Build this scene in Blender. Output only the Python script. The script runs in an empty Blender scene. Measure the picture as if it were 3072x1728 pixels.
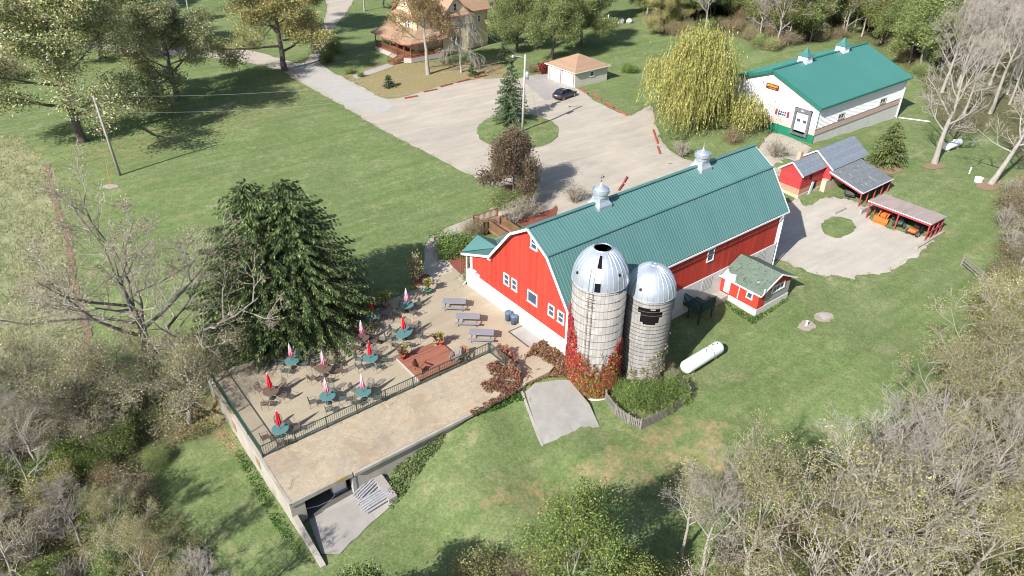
import bpy, bmesh, math, random
import numpy as np
from mathutils import Vector, Matrix
from mathutils.geometry import delaunay_2d_cdt, tessellate_polygon

SC = bpy.context.scene
COL = SC.collection
# ------------------------------------------------------------------ camera
# World frame: X along the barn's length, Y to the barn's upper side, Z up, metres; origin at the
# barn's near left foundation corner, z = 0 on the patio and the gravel lot.
FPX = 2180.0
def _axes():
    p, r, a = math.radians(32.7), math.radians(.4), math.radians(-37.9)
    fw = np.array([0, math.cos(p), -math.sin(p)]); up = np.array([0, math.sin(p), math.cos(p)]); rt = np.array([1., 0, 0])
    rt2 = math.cos(r)*rt + math.sin(r)*up; up2 = -math.sin(r)*rt + math.cos(r)*up
    m = np.array([[math.cos(a), -math.sin(a), 0], [math.sin(a), math.cos(a), 0], [0, 0, 1]])
    return m @ rt2, m @ up2, m @ fw
RT, UP, FW = _axes()
CAM = np.array([-31.558, -47.256, 36.0])
cam = bpy.data.objects.new('camera', bpy.data.cameras.new('camera')); COL.objects.link(cam)
mw = Matrix.Identity(4)
for i in range(3):
    mw[i][0], mw[i][1], mw[i][2], mw[i][3] = RT[i], UP[i], -FW[i], CAM[i]
cam.matrix_world = mw
cam.data.sensor_width = 36; cam.data.lens = FPX/3072*36
cam.data.clip_start = .5; cam.data.clip_end = 2000
SC.camera = cam
# ------------------------------------------------------------------ light
SUN_EL, SHADOW_AZ = math.radians(36.5), math.radians(14)
sd = Vector((math.cos(SHADOW_AZ)*math.cos(SUN_EL), math.sin(SHADOW_AZ)*math.cos(SUN_EL), -math.sin(SUN_EL)))
sun = bpy.data.objects.new('sun', bpy.data.lights.new('sun', 'SUN')); COL.objects.link(sun)
sun.rotation_euler = sd.to_track_quat('-Z', 'Y').to_euler()
sun.location = (-60, -20, 60)
sun.data.energy = 4.8; sun.data.angle = math.radians(.53); sun.data.color = (1, .975, .935)
world = bpy.data.worlds.new('World'); SC.world = world; world.use_nodes = True
wn = world.node_tree
sky = wn.nodes.new('ShaderNodeTexSky'); sky.sky_type = 'NISHITA'; sky.sun_disc = False
sky.sun_elevation = SUN_EL; sky.sun_rotation = math.atan2(-sd.x, -sd.y)
bg = wn.nodes['Background']; bg.inputs[1].default_value = .094
wn.links.new(sky.outputs[0], bg.inputs[0])
SC.view_settings.view_transform = 'Standard'; SC.view_settings.look = 'None'
SC.view_settings.exposure = .84; SC.view_settings.gamma = 1
SC.cycles.filter_width = 1.05; SC.cycles.max_bounces = 5; SC.cycles.transparent_max_bounces = 4
SC.cycles.diffuse_bounces = 3; SC.cycles.glossy_bounces = 2
# ------------------------------------------------------------------ measuring: photograph (2576 px wide) to ground
def ray(vx, vy):
    x, y = vx*3072/2576, vy*3072/2576
    return FW + RT*(x-1536)/FPX - UP*(y-864)/FPX
def at(vx, vy, z=0.):
    d = ray(vx, vy); return CAM + d*(z-CAM[2])/d[2]
GC = [(-14,4,0),(-8,3,0),(-3,3,0),(0,2,0),(6,2,0),(14,2,0),(22,2,0),(27,1,0),(-18,8,0),(-10,14,0),(0,12,0),(12,14,0),(24,14,0),(36,12,0),
 (-18,20,0),(-5,30,0),(12,30,0),(28,30,0),(42,28,0),(50,14,-.25),(52,40,0),(70,40,0),(90,40,0),(-15,45,0),(5,50,0),(30,55,0),(60,60,0),(90,70,0),
 (-20,65,0),(0,80,0),(30,80,0),(60,90,0),(-20,110,0),(20,120,0),(60,130,0),(-20,170,0),(40,180,0),(100,120,0),(-20,250,0),(60,250,0),(120,200,0),(160,100,0),(180,50,0),(240,60,0),(240,0,-1),
 (-23,15,-.3),(-30,15,-1.1),(-31,28,-.7),(-36,40,-.7),(-40,60,-.5),(-40,10,-1.8),(-60,20,-2),(-60,60,-1),(-80,100,-1),
 (58.5,2,-.8),(64,1,-1.05),(70,1,-1.4),(76,1,-1.7),(81.3,2,-1.9),(82,18,-1.6),(58.5,17,-.3),(70,-3,-1.7),(51,2,-.7),(54,-1,-.9),(45,-1,-1.1),(43,-6,-1.55),(49,-4,-1.6),(60,-7,-1.6),(90,8,-1.8),(90,20,-1.4),
 (29,-1,-.15),(33,0,-.3),(38,0,-.5),(31,-6,-1.1),(29,-12,-1.45),(35,-12,-1.6),(40,-8,-1.5),(45,-12,-1.75),(50,-10,-1.8),(45,-20,-1.75),(38,-17,-1.7),(30,-20,-1.65),(52,-18,-1.8),
 (19,-18,-1.6),(24,-18,-1.5),(24,-14.5,-1.45),(19,-14.5,-1.45),(12,-15,-1.6),(10,-20,-1.9),(14,-24,-2.1),(3,-22.5,-2),(5,-15,-1.7),(8,-15,-1.7),(3,-14.3,-1.3),(.5,-17,-1.6),(-.8,-15.5,-.4),(0,-13,-.2),(-1.5,-12.5,-.05),
 (-4.5,-14.2,-.04),(-3,-14.4,-.06),(-1.6,-14.8,-.16),(-5.3,-16.3,-.85),(-2.4,-17,-1.1),(-6.3,-18.6,-1.72),(-1.8,-19.7,-2.1),(-1,-18,-1.6),(-4,-15.5,-.56),(-3.5,-17,-1.12),(-4,-18.5,-1.68),(-2.2,-18.4,-1.64),(-5.5,-17.4,-1.27),(-2.6,-15.6,-.6),(-4.6,-14.9,-.34),(-5.9,-18.1,-1.5),
 (-9.5,-14.7,-.4),(-11.5,-14.7,-.75),(-14,-14.7,-1.2),(-17,-14.7,-1.75),(-19,-14.7,-2.05),(-21,-14.7,-2.07),(-23,-14.7,-2.07),(-23,-18,-2.15),(-19,-18,-2.2),
 (-24,-14,-2.2),(-24,-10,-2.35),(-24,-6,-2.45),(-24,-2,-2.5),(-24,1,-2.2),(-25,4,-1.4),(-22,4,-.25),(-20,2.5,-.05),
 (-30,-5,-2.7),(-39,-7,-2.9),(-30,-15,-2.8),(-28,-22,-2.9),(-18,-23,-2.7),(-8,-22,-2.4),(0,-27,-2.6),(10,-30,-2.7),(10,-45,-3.3),(-10,-35,-3.2),(-20,-40,-3.4),(-50,-30,-3.5),(30,-30,-2.3),(45,-30,-2.1),(60,-25,-1.9),(64,-14,-1.7),(72,-10,-1.75),(80,-15,-2),(100,0,-2),(120,20,-1.5),(60,-50,-3),(100,-40,-2.5),(30,-60,-3.5),(0,-80,-4),
 (-22,-12,-2.1),(-18.5,-12,-2.08),(-21,-10.5,-2.08),(-20,-7,-1.9),(-20,-3,-1.2),(-13,-11,-.9),(-13,-5,-.35),(-6,-11,-.25),(-8,-5,-.1),(-4,-4,-.08),(-19,0,-.25),(-22,0,-1)]
GC = np.array(GC, float)
def hgt(x, y):
    x = np.asarray(x, float); y = np.asarray(y, float)
    num = np.zeros(x.shape); den = np.zeros(x.shape)
    for cx, cy, cz in GC:
        w = 1/((x-cx)**2+(y-cy)**2+.6)**1.75
        num += w*cz; den += w
    return num/den
def hz(x, y): return float(hgt(np.array([x]), np.array([y]))[0])
def gp(vx, vy):
    z = 0.
    for _ in range(12):
        p = at(vx, vy, z); z = .5*z + .5*hz(p[0], p[1])
    p = at(vx, vy, z); return Vector((p[0], p[1], hz(p[0], p[1])))
# ------------------------------------------------------------------ object helpers
def tag(o, label=None, cat=None, group=None, kind=None):
    if label: o['label'] = label
    if cat: o['category'] = cat
    if group: o['group'] = group
    if kind: o['kind'] = kind
    return o
def empty(name, loc, rz=0., label=None, cat=None, group=None):
    o = bpy.data.objects.new(name, None); COL.objects.link(o)
    o.location = loc; o.rotation_euler = (0, 0, rz); o.empty_display_size = .3
    return tag(o, label, cat, group)
def link(name, me, mat, parent=None, smooth=False):
    o = bpy.data.objects.new(name, me); COL.objects.link(o)
    if mat is not None: me.materials.append(mat)
    if smooth: me.polygons.foreach_set('use_smooth', [True]*len(me.polygons))
    if parent is not None: o.parent = parent
    return o
def copy_tree(o, parent=None):
    c = o.copy(); COL.objects.link(c)
    if parent is not None: c.parent = parent
    for ch in list(o.children): copy_tree(ch, c)
    return c
class MB:
    """collects shapes into one mesh; org is subtracted so world coordinates may be given"""
    def __init__(s, org=(0, 0, 0)):
        s.v = []; s.f = []; s.org = org; s.seg = False
    def add(s, vs, fs):
        n = len(s.v); s.v += [tuple(v) for v in vs]; s.f += [tuple(i+n for i in f) for f in fs]; return s
    def box(s, x0, y0, z0, x1, y1, z1):
        return s.add([(x0,y0,z0),(x1,y0,z0),(x1,y1,z0),(x0,y1,z0),(x0,y0,z1),(x1,y0,z1),(x1,y1,z1),(x0,y1,z1)],
                     [(0,3,2,1),(4,5,6,7),(0,1,5,4),(1,2,6,5),(2,3,7,6),(3,0,4,7)])
    def beam(s, a, b, w, h, up=(0, 0, 1)):
        a = Vector(a); b = Vector(b); d = (b-a).normalized(); u = Vector(up)
        if abs(d.dot(u)) > .98: u = Vector((1, 0, 0))
        x = d.cross(u).normalized()*(w/2); y = x.cross(d).normalized()*(h/2)
        P = [a-x-y, a+x-y, a+x+y, a-x+y, b-x-y, b+x-y, b+x+y, b-x+y]
        return s.add(P, [(0,1,2,3),(7,6,5,4),(0,4,5,1),(1,5,6,2),(2,6,7,3),(3,7,4,0)])
    def prism(s, pts, d):
        n = len(pts); d = Vector(d); A = [Vector(p) for p in pts]
        s.add(A+[p+d for p in A], [tuple(range(n))[::-1], tuple(range(n, 2*n))]+[(i, (i+1) % n, n+(i+1) % n, n+i) for i in range(n)]); return s
    def face(s, *pts): return s.add(pts, [tuple(range(len(pts)))])
    def tube(s, P, R, n=6, cap=True):
        P = [Vector(p) for p in P]; k = len(P)
        if not hasattr(R, '__len__'): R = [R]*k
        base = len(s.v); ref = None
        for i, p in enumerate(P):
            d = (P[min(i+1, k-1)]-P[max(i-1, 0)])
            d = d.normalized() if d.length > 1e-9 else Vector((0, 0, 1))
            if ref is None: ref = Vector((1, 0, 0)) if abs(d.x) < .8 else Vector((0, 1, 0))
            x = (ref-d*ref.dot(d)).normalized(); y = d.cross(x); ref = x
            for j in range(n):
                a = 2*math.pi*j/n; s.v.append(tuple(p+x*(math.cos(a)*R[i])+y*(math.sin(a)*R[i])))
        for i in range(k-1):
            for j in range(n):
                s.f.append((base+i*n+j, base+i*n+(j+1) % n, base+(i+1)*n+(j+1) % n, base+(i+1)*n+j))
        if cap:
            s.f.append(tuple(base+j for j in range(n))[::-1]); s.f.append(tuple(base+(k-1)*n+j for j in range(n)))
        return s
    def lathe(s, c, prof, n=24, a0=0., a1=2*math.pi, capt=False):
        full = abs(a1-a0-2*math.pi) < 1e-6; m = n if full else n+1; base = len(s.v)
        for r, z in prof:
            for j in range(m):
                a = a0+(a1-a0)*j/n; s.v.append((c[0]+r*math.cos(a), c[1]+r*math.sin(a), c[2]+z))
        for i in range(len(prof)-1):
            for j in range(n):
                j2 = (j+1) % m
                s.f.append((base+i*m+j, base+i*m+j2, base+(i+1)*m+j2, base+(i+1)*m+j))
        if capt: s.f.append(tuple(base+(len(prof)-1)*m+j for j in range(m)))
        return s
    def ell(s, c, r, n=10, k=6):
        prof = [(math.sin(math.pi*i/k), -math.cos(math.pi*i/k)) for i in range(k+1)]
        b = len(s.v); s.lathe((0, 0, 0), prof, n)
        for i in range(b, len(s.v)):
            x, y, z = s.v[i]; s.v[i] = (c[0]+x*r[0], c[1]+y*r[1], c[2]+z*r[2])
        return s
    def rot(s, ax, ang, c=(0, 0, 0), i0=0):
        R = Matrix.Rotation(ang, 3, ax); c = Vector(c)
        for i in range(i0, len(s.v)): s.v[i] = tuple(R @ (Vector(s.v[i])-c)+c)
        return s
    def build(s, name, mat, parent=None, smooth=False, bevel=0.):
        me = bpy.data.meshes.new(name); o = s.org
        me.from_pydata([(v[0]-o[0], v[1]-o[1], v[2]-o[2]) for v in s.v], [], s.f); me.update()
        ob = link(name, me, mat, parent, smooth)
        if bevel:
            m = ob.modifiers.new('bevel', 'BEVEL'); m.width = bevel; m.segments = 2; m.limit_method = 'ANGLE'
        return ob
# ------------------------------------------------------------------ materials
def lin(h):
    h = h.lstrip('#'); c = [int(h[i:i+2], 16)/255 for i in (0, 2, 4)]
    return tuple(x/12.92 if x <= .04045 else ((x+.055)/1.055)**2.4 for x in c)
def rgb(c): return lin(c) if isinstance(c, str) else tuple(c)
class NT:
    def __init__(s, name):
        s.m = bpy.data.materials.new(name); s.m.use_nodes = True; s.t = s.m.node_tree
        s.b = s.t.nodes['Principled BSDF']; s.co = s.n('ShaderNodeTexCoord').outputs['Object']
    def n(s, t, **k):
        nd = s.t.nodes.new(t)
        for a, b in k.items(): setattr(nd, a, b)
        return nd
    def l(s, a, b): s.t.links.new(a, b)
    def put(s, sock, v):
        if isinstance(v, bpy.types.NodeSocket): s.l(v, sock)
        elif isinstance(v, (tuple, list)) and len(v) == 3 and sock.type == 'RGBA': sock.default_value = (*v, 1)
        else: sock.default_value = v
    def mapped(s, scale, co=None, rot=(0, 0, 0)):
        m = s.n('ShaderNodeMapping'); s.l(co or s.co, m.inputs[0]); m.inputs['Scale'].default_value = scale; m.inputs['Rotation'].default_value = rot
        return m.outputs[0]
    def noise(s, sc, det=5, rough=.6, co=None, dist=0.):
        k = s.n('ShaderNodeTexNoise'); s.l(co or s.co, k.inputs['Vector'])
        k.inputs['Scale'].default_value = sc; k.inputs['Detail'].default_value = det; k.inputs['Roughness'].default_value = rough; k.inputs['Distortion'].default_value = dist
        return k.outputs['Fac']
    def mr(s, v, a, b, c=0., d=1.):
        k = s.n('ShaderNodeMapRange'); s.put(k.inputs[0], v)
        for i, x in enumerate((a, b, c, d)): k.inputs[i+1].default_value = x
        return k.outputs[0]
    def mix(s, f, a, b, mode='MIX'):
        k = s.n('ShaderNodeMix', data_type='RGBA', blend_type=mode)
        s.put(k.inputs[0], f); s.put(k.inputs[6], a); s.put(k.inputs[7], b); return k.outputs[2]
    def math(s, op, a, b=0.):
        k = s.n('ShaderNodeMath', operation=op); s.put(k.inputs[0], a); s.put(k.inputs[1], b); return k.outputs[0]
    def mul(s, col, f):   # colour times a scalar
        k = s.n('ShaderNodeVectorMath', operation='SCALE'); s.put(k.inputs[0], col); s.put(k.inputs['Scale'], f); return k.outputs[0]
    def bump(s, h, d=.02, st=.5):
        k = s.n('ShaderNodeBump'); s.l(h, k.inputs['Height']); k.inputs['Distance'].default_value = d; k.inputs['Strength'].default_value = st
        s.l(k.outputs[0], s.b.inputs['Normal'])
    def out(s, col, rough=.8, spec=.3, metal=0.):
        s.put(s.b.inputs['Base Color'], col); s.put(s.b.inputs['Roughness'], rough); s.b.inputs['Specular IOR Level'].default_value = spec; s.b.inputs['Metallic'].default_value = metal
        return s.m
def mat(name, c1, c2=None, scale=2., stretch=(1, 1, 1), rough=.8, spec=.3, metal=0., boards=None, spots=None, bump=0., grime=None, bd=.01):
    """c1-c2 noise mottle; boards=(axis, width, amount): board to board tone and grooves; spots=(scale, threshold, colour); grime=(colour, scale, threshold)"""
    t = NT(name); c1 = rgb(c1); c2 = rgb(c2) if c2 else tuple(x*.82 for x in c1)
    co = t.mapped(stretch); f = t.mr(t.noise(scale, 6, .65, co), .3, .7)
    col = t.mix(f, c1, c2)
    if grime:
        g = t.mr(t.noise(grime[1], 6, .7, t.mapped((stretch[0]*.9, stretch[1]*.9, stretch[2]*.9))), grime[2], grime[2]+.12); col = t.mix(g, col, rgb(grime[0]))
    if spots:
        g = t.mr(t.noise(spots[0], 3, .6), spots[1], spots[1]+.06); col = t.mix(g, col, rgb(spots[2]))
    if boards:
        ax, w, amt = boards
        sp = t.n('ShaderNodeSeparateXYZ'); t.l(t.co, sp.inputs[0])
        q = t.math('DIVIDE', sp.outputs[ax], w); fl = t.math('FLOOR', q)
        wn_ = t.n('ShaderNodeTexWhiteNoise', noise_dimensions='1D'); t.l(fl, wn_.inputs['W'])
        col = t.mul(col, t.mr(wn_.outputs[0], 0, 1, 1-amt, 1+amt*.6))
        fr = t.math('FRACT', q); gr = t.math('LESS_THAN', t.math('ABSOLUTE', t.math('SUBTRACT', fr, .5)), .44)
        t.bump(gr, bd, .7)
    elif bump: t.bump(t.noise(scale*6, 4, .6, co), bump, .6)
    return t.out(col, rough, spec, metal)
def leaf_material(name='leaf'):
    t = NT(name); a = t.n('ShaderNodeAttribute', attribute_name='Col')
    oi = t.n('ShaderNodeObjectInfo'); col = t.mul(a.outputs[0], t.mr(oi.outputs['Random'], 0, 1, .85, 1.15))
    t.out(col, .65, .2)
    tr = t.n('ShaderNodeBsdfTranslucent'); t.l(col, tr.inputs[0])
    mx = t.n('ShaderNodeMixShader'); mx.inputs[0].default_value = .34
    t.l(t.b.outputs[0], mx.inputs[1]); t.l(tr.outputs[0], mx.inputs[2]); t.l(mx.outputs[0], t.t.nodes['Material Output'].inputs[0])
    return t.m
M = {}
M['leaf'] = leaf_material()
M['bark'] = mat('bark', (.16,.135,.115), (.08,.065,.055), 6, (1,1,.25), .95, .1, bump=.03)
M['bark_grey'] = mat('bark_grey', (.37,.34,.30), (.24,.215,.185), 5, (1,1,.3), .95, .1, bump=.02)
M['bark_oak'] = mat('bark_oak', (.20,.18,.155), (.115,.10,.085), 5, (1,1,.4), .95, .1, bump=.02)
M['twig'] = mat('twig', (.33,.295,.255), (.21,.185,.16), 3, rough=.95, spec=.1)
M['twig_pale'] = mat('twig_pale', (.36,.325,.285), (.24,.21,.18), 3, rough=.95, spec=.1)
M['red'] = mat('red_boards', (.50,.047,.028), (.40,.038,.024), .8, (1,1,.25), .7, .25, boards=(1, .28, .13), grime=((.36,.05,.03), 2.2, .58))
M['red_x'] = mat('red_boards_side', (.50,.046,.026), (.38,.035,.022), .8, (1,1,.25), .7, .25, boards=(0, .3, .2), grime=((.27,.05,.04), 1.6, .54))
M['red_lap'] = mat('red_lap_siding', (.42,.05,.05), (.34,.042,.045), 1.2, (.4,.4,1), .75, .2, boards=(2, .16, .1), grime=((.2,.05,.045), 2.5, .6))
M['red_lap2'] = mat('red_lap_bright', (.50,.05,.028), (.41,.043,.028), 1.2, (.4,.4,1), .75, .2, boards=(2, .16, .1))
M['red_paint'] = mat('red_paint', (.38,.06,.065), (.28,.05,.055), 3, rough=.7)
M['white'] = mat('white_wall', (.82,.81,.80), (.74,.73,.71), .5, rough=.75, spec=.2, grime=((.62,.58,.52), 1.2, .66))
M['trim'] = mat('white_trim', (.8,.8,.82), (.72,.72,.75), 1.5, rough=.6)
M['green_roof'] = mat('green_metal_roof', (.062,.155,.144), (.088,.19,.174), .45, (1,.2,.2), rough=.42, spec=.5, grime=((.07,.15,.145), .8, .6), bump=.003)
M['green_rib'] = mat('green_rib_highlight', (.105,.205,.20), (.125,.235,.225), .25, rough=.3, spec=.8)  # highlight along the ribs put into a base colour paler than the roof
M['green_roof2'] = mat('green_metal_roof_smooth', (.045,.165,.145), (.052,.18,.157), .2, rough=.45, spec=.5)
M['green_trim'] = mat('green_trim', (.02,.15,.10), (.018,.12,.085), 1, rough=.5)
M['green_wall'] = mat('green_wall', (.012,.17,.095), (.01,.13,.075), .7, rough=.6)
M['galv'] = mat('galvanised', (.55,.59,.65), (.42,.47,.54), 1.4, rough=.38, spec=.5, metal=.55)
M['cream_stave'] = None
M['concrete'] = mat('concrete', (.40,.37,.33), (.30,.275,.25), 1.1, rough=.9, spec=.15, grime=((.2,.18,.155), 1.6, .6), bump=.006)
M['block'] = mat('pale_block', (.62,.60,.57), (.52,.5,.47), 1.3, rough=.9, spec=.15, grime=((.4,.37,.33), 1.8, .62))
M['shingle_tan'] = mat('tan_shingle', (.38,.25,.165), (.28,.18,.115), 5, rough=.9, spec=.15, boards=(2, .11, .1))
M['shingle_grey'] = mat('grey_shingle', (.205,.235,.27), (.155,.18,.21), 3, rough=.9, spec=.15, boards=(2, .09, .1))
M['shingle_weathered'] = mat('weathered_shingle', (.18,.195,.205), (.12,.13,.14), 2.2, rough=.92, spec=.12, grime=((.26,.255,.24), 1.4, .55))
M['cream'] = mat('cream_stucco', (.72,.60,.40), (.62,.52,.34), .8, rough=.9, spec=.1)
M['glass'] = NT('window_glass').out((.05,.075,.11), .08, .8)
M['dark'] = mat('dark_interior', (.02,.02,.025), (.012,.012,.015), 2, rough=.9)
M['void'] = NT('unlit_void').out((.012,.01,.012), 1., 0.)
M['wood_grey'] = mat('weathered_wood', (.36,.36,.37), (.24,.235,.24), 4, (1,1,1), .9, .15, grime=((.18,.17,.165), 5, .6))
M['wood_fence'] = mat('fence_wood', (.235,.215,.195), (.155,.14,.125), 5, rough=.95, grime=((.12,.11,.1), 4, .58))
M['wood_brown'] = mat('stained_wood', (.25,.11,.055), (.17,.075,.04), 4, rough=.8)
M['deck'] = mat('deck_boards', (.33,.135,.085), (.25,.1,.065), 3, (.5,3,1), .8, .2, boards=(1, .14, .22))
M['green_metal'] = mat('green_metal', (.035,.085,.07), (.025,.06,.05), 4, rough=.5)
M['teal_mesh'] = mat('teal_mesh', (.10,.21,.20), (.07,.155,.15), 8, rough=.6)
M['brown_mesh'] = mat('brown_mesh', (.16,.10,.075), (.11,.075,.06), 8, rough=.6)
M['dark_metal'] = mat('dark_metal', (.05,.055,.055), (.03,.033,.034), 5, rough=.5)
M['black'] = mat('black_plastic', (.02,.02,.022), (.014,.014,.016), 3, rough=.5)
M['rubber'] = mat('rubber', (.035,.035,.038), (.05,.048,.045), 4, rough=.9)
M['orange'] = mat('orange_paint', (.72,.16,.03), (.58,.12,.025), 3, rough=.55)
M['blue_bin'] = mat('grey_blue_plastic', (.10,.15,.21), (.08,.12,.17), 3, rough=.55)
M['terracotta'] = mat('terracotta', (.42,.11,.06), (.34,.09,.05), 4, rough=.85)
M['tan_pot'] = mat('tan_pot', (.42,.33,.22), (.3,.22,.15), 5, rough=.85)
M['green_pot'] = mat('green_pot', (.07,.2,.13), (.05,.15,.1), 4, rough=.6)
# ------------------------------------------------------------------ ground
def inpoly(px, py, poly):
    c = np.zeros(px.shape, bool); n = len(poly)
    for i in range(n):
        x0, y0 = poly[i][:2]; x1, y1 = poly[(i+1) % n][:2]
        k = ((y0 > py) != (y1 > py))
        with np.errstate(divide='ignore', invalid='ignore'):
            c ^= k & (px < (x1-x0)*(py-y0)/(y1-y0+1e-12)+x0)
    return c
def wpoly(vs): return [tuple(gp(*v)[:2]) for v in vs]
ROUGH = wpoly([(122,420),(140,480),(168,600),(185,690),(213,800),(238,960),(330,1030),(0,1100),(-420,1050),(-420,420),(-60,330),(60,345)])
WOOD_L = wpoly([(-200,960),(90,930),(330,985),(500,1010),(560,1075),(440,1130),(350,1240),(420,1290),(500,1340),(600,1480),(640,1700),(-300,1750)])
WOOD_R = wpoly([(1600,1620),(1690,1480),(1790,1400),(1880,1330),(2010,1290),(2090,1190),(2210,1100),(2330,1020),(2440,960),(2470,790),(2500,640),(2530,560),(2640,500),(2900,800),(2900,1800),(1600,1800)])
WOOD_B = wpoly([(1180,1560),(1290,1400),(1560,1400),(1640,1560),(1600,1800),(1200,1800)])
WOOD_T = wpoly([(1590,-40),(1600,10),(1650,85),(1870,95),(1900,130),(1960,128),(2100,92),(2215,120),(2320,210),(2330,270),(2390,345),(2480,330),(2580,420),(2760,420),(2900,-60),(2200,-75),(1600,-75)])
LITTER = wpoly([(150,400),(330,330),(560,250),(760,180),(840,240),(700,300),(480,370),(280,420)])
YARD_H = wpoly([(860,190),(960,160),(1250,150),(1300,195),(1020,250),(950,245)])
WALLSIDE = wpoly([(540,990),(575,1060),(640,1170),(600,1160),(520,1080),(430,1120),(400,1040)])
DRYL = wpoly([(1560,1020),(1720,1040),(1900,1090),(1950,1180),(1800,1260),(1500,1280),(1180,1330),(1000,1400),(1060,1300),(1300,1180),(1500,1130)])
xs = np.concatenate([np.linspace(-420,-60,20)[:-1], np.arange(-60,108,1.), np.linspace(108,520,26)])
ys = np.concatenate([np.linspace(-160,-60,12)[:-1], np.arange(-60,108,1.), np.linspace(108,560,30)])
GX, GY = np.meshgrid(xs, ys); GZ = hgt(GX, GY)
def softmask(poly, blur=2):
    m = inpoly(GX, GY, poly).astype(float)
    for _ in range(blur):
        p = np.pad(m, 1, mode='edge'); m = (p[1:-1,1:-1]*2+p[:-2,1:-1]+p[2:,1:-1]+p[1:-1,:-2]+p[1:-1,2:])/6
    return m
zone = np.stack([softmask(ROUGH), np.clip(softmask(WOOD_L)+softmask(WOOD_R)+softmask(WOOD_B)+softmask(WOOD_T), 0, 1),
                 np.clip(softmask(LITTER, 4)*.36+softmask(YARD_H, 3)+softmask(WALLSIDE, 2)*1.2+softmask(DRYL, 6)*.55, 0, 1), np.ones_like(GX)], -1)
ny, nx = GX.shape
co = np.stack([GX, GY, GZ], -1).reshape(-1, 3)
idx = np.arange(ny*nx).reshape(ny, nx)
fq = np.stack([idx[:-1,:-1], idx[:-1,1:], idx[1:,1:], idx[1:,:-1]], -1).reshape(-1, 4)
def np_mesh(name, co, fq, attrs=None):
    me = bpy.data.meshes.new(name); k = fq.shape[1]
    me.vertices.add(len(co)); me.vertices.foreach_set('co', np.ascontiguousarray(co, np.float32).ravel())
    me.loops.add(fq.size); me.loops.foreach_set('vertex_index', np.ascontiguousarray(fq, np.int32).ravel())
    me.polygons.add(len(fq)); me.polygons.foreach_set('loop_start', np.arange(0, fq.size, k, dtype=np.int32))
    for nm, a in (attrs or {}).items():
        at_ = me.color_attributes.new(nm, 'FLOAT_COLOR', 'POINT'); at_.data.foreach_set('color', np.ascontiguousarray(a, np.float32).ravel())
    me.update(calc_edges=True); return me
def ground_material():
    t = NT('ground_mat'); a = t.n('ShaderNodeAttribute', attribute_name='Zone')
    s = t.n('ShaderNodeSeparateColor'); t.l(a.outputs['Color'], s.inputs[0])
    big = t.mr(t.noise(.055, 5, .6, dist=.6), .32, .68); mid = t.mr(t.noise(.35, 6, .68), .3, .7); fine = t.mr(t.noise(5, 4, .75), .25, .75)
    mow = t.mr(t.noise(.5, 3, .5, t.mapped((.12, 1.7, 1), rot=(0,0,.25))), .3, .7)
    lawn = t.mix(big, (.130,.186,.066), (.190,.224,.099)); lawn = t.mix(t.math('MULTIPLY', mid, .6), lawn, (.215,.235,.105))
    mow2 = t.mr(t.noise(.6, 3, .55, t.mapped((.09, 1.5, 1), rot=(0,0,-.75))), .36, .64); lawn = t.mix(t.math('MULTIPLY', mow2, .6), lawn, (.22,.25,.115)); lawn = t.mix(t.math('MULTIPLY', mow, .55), lawn, (.092,.160,.040))
    dry = t.mr(t.noise(.42, 7, .72, dist=.4), .55, .70); lawn = t.mix(t.math('MULTIPLY', dry, .75), lawn, (.33,.285,.17))
    pat = t.mr(t.noise(.16, 6, .7, dist=.5), .4, .62); lawn = t.mix(t.math('MULTIPLY', pat, .45), lawn, (.105,.142,.05)); brn = t.mr(t.noise(.9, 6, .75, dist=.6), .60, .70); lawn = t.mix(t.math('MULTIPLY', brn, .55), lawn, (.26,.22,.125)); lawn = t.mul(lawn, t.mr(fine, 0, 1, .60, 1.30)); lawn = t.mul(lawn, t.mr(t.noise(1.4, 4, .7), .3, .7, .84, 1.16))
    rough = t.mix(t.mr(t.noise(.9, 6, .75, t.mapped((1, .45, 1))), .32, .66), (.165,.20,.085), (.34,.315,.185)); rough = t.mul(rough, t.mr(t.noise(2.2, 5, .8), .3, .7, .6, 1.3))
    wood = t.mix(t.mr(t.noise(.8, 6, .7), .35, .65), (.155,.125,.075), (.095,.125,.045)); wood = t.mul(wood, t.mr(t.noise(4, 4, .8), .3, .7, .5, 1.3))
    lit = t.mix(t.mr(t.noise(3.5, 5, .75), .38, .6), (.18,.18,.07), (.36,.25,.15))
    n1 = t.mr(t.noise(.7, 5, .7), .25, .75, -.45, .45)
    def edge(v): return t.mr(t.math('ADD', v, n1), .35, .7)
    col = t.mix(t.math('MULTIPLY', edge(s.outputs[2]), .85), lawn, lit)
    col = t.mix(edge(s.outputs[0]), col, rough); col = t.mix(edge(s.outputs[1]), col, wood)
    fl = t.mr(t.noise(9, 2, .6), .70, .74); col = t.mix(t.math('MULTIPLY', fl, .55), col, (.46,.36,.22))
    t.bump(t.noise(4, 5, .8), .12, .6)
    return t.out(col, .95, .1)
M['ground'] = ground_material()
ground = link('ground', np_mesh('ground', co, fq, {'Zone': zone.reshape(-1, 4)}), M['ground'], smooth=True)
tag(ground, kind='structure')
def ghz(x, y):
    """height of the ground mesh itself (bilinear)"""
    i = int(np.clip(np.searchsorted(xs, x)-1, 0, nx-2)); j = int(np.clip(np.searchsorted(ys, y)-1, 0, ny-2))
    u = (x-xs[i])/(xs[i+1]-xs[i]); v = (y-ys[j])/(ys[j+1]-ys[j])
    return float(GZ[j,i]*(1-u)*(1-v)+GZ[j,i+1]*u*(1-v)+GZ[j+1,i]*(1-u)*v+GZ[j+1,i+1]*u*v)
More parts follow.
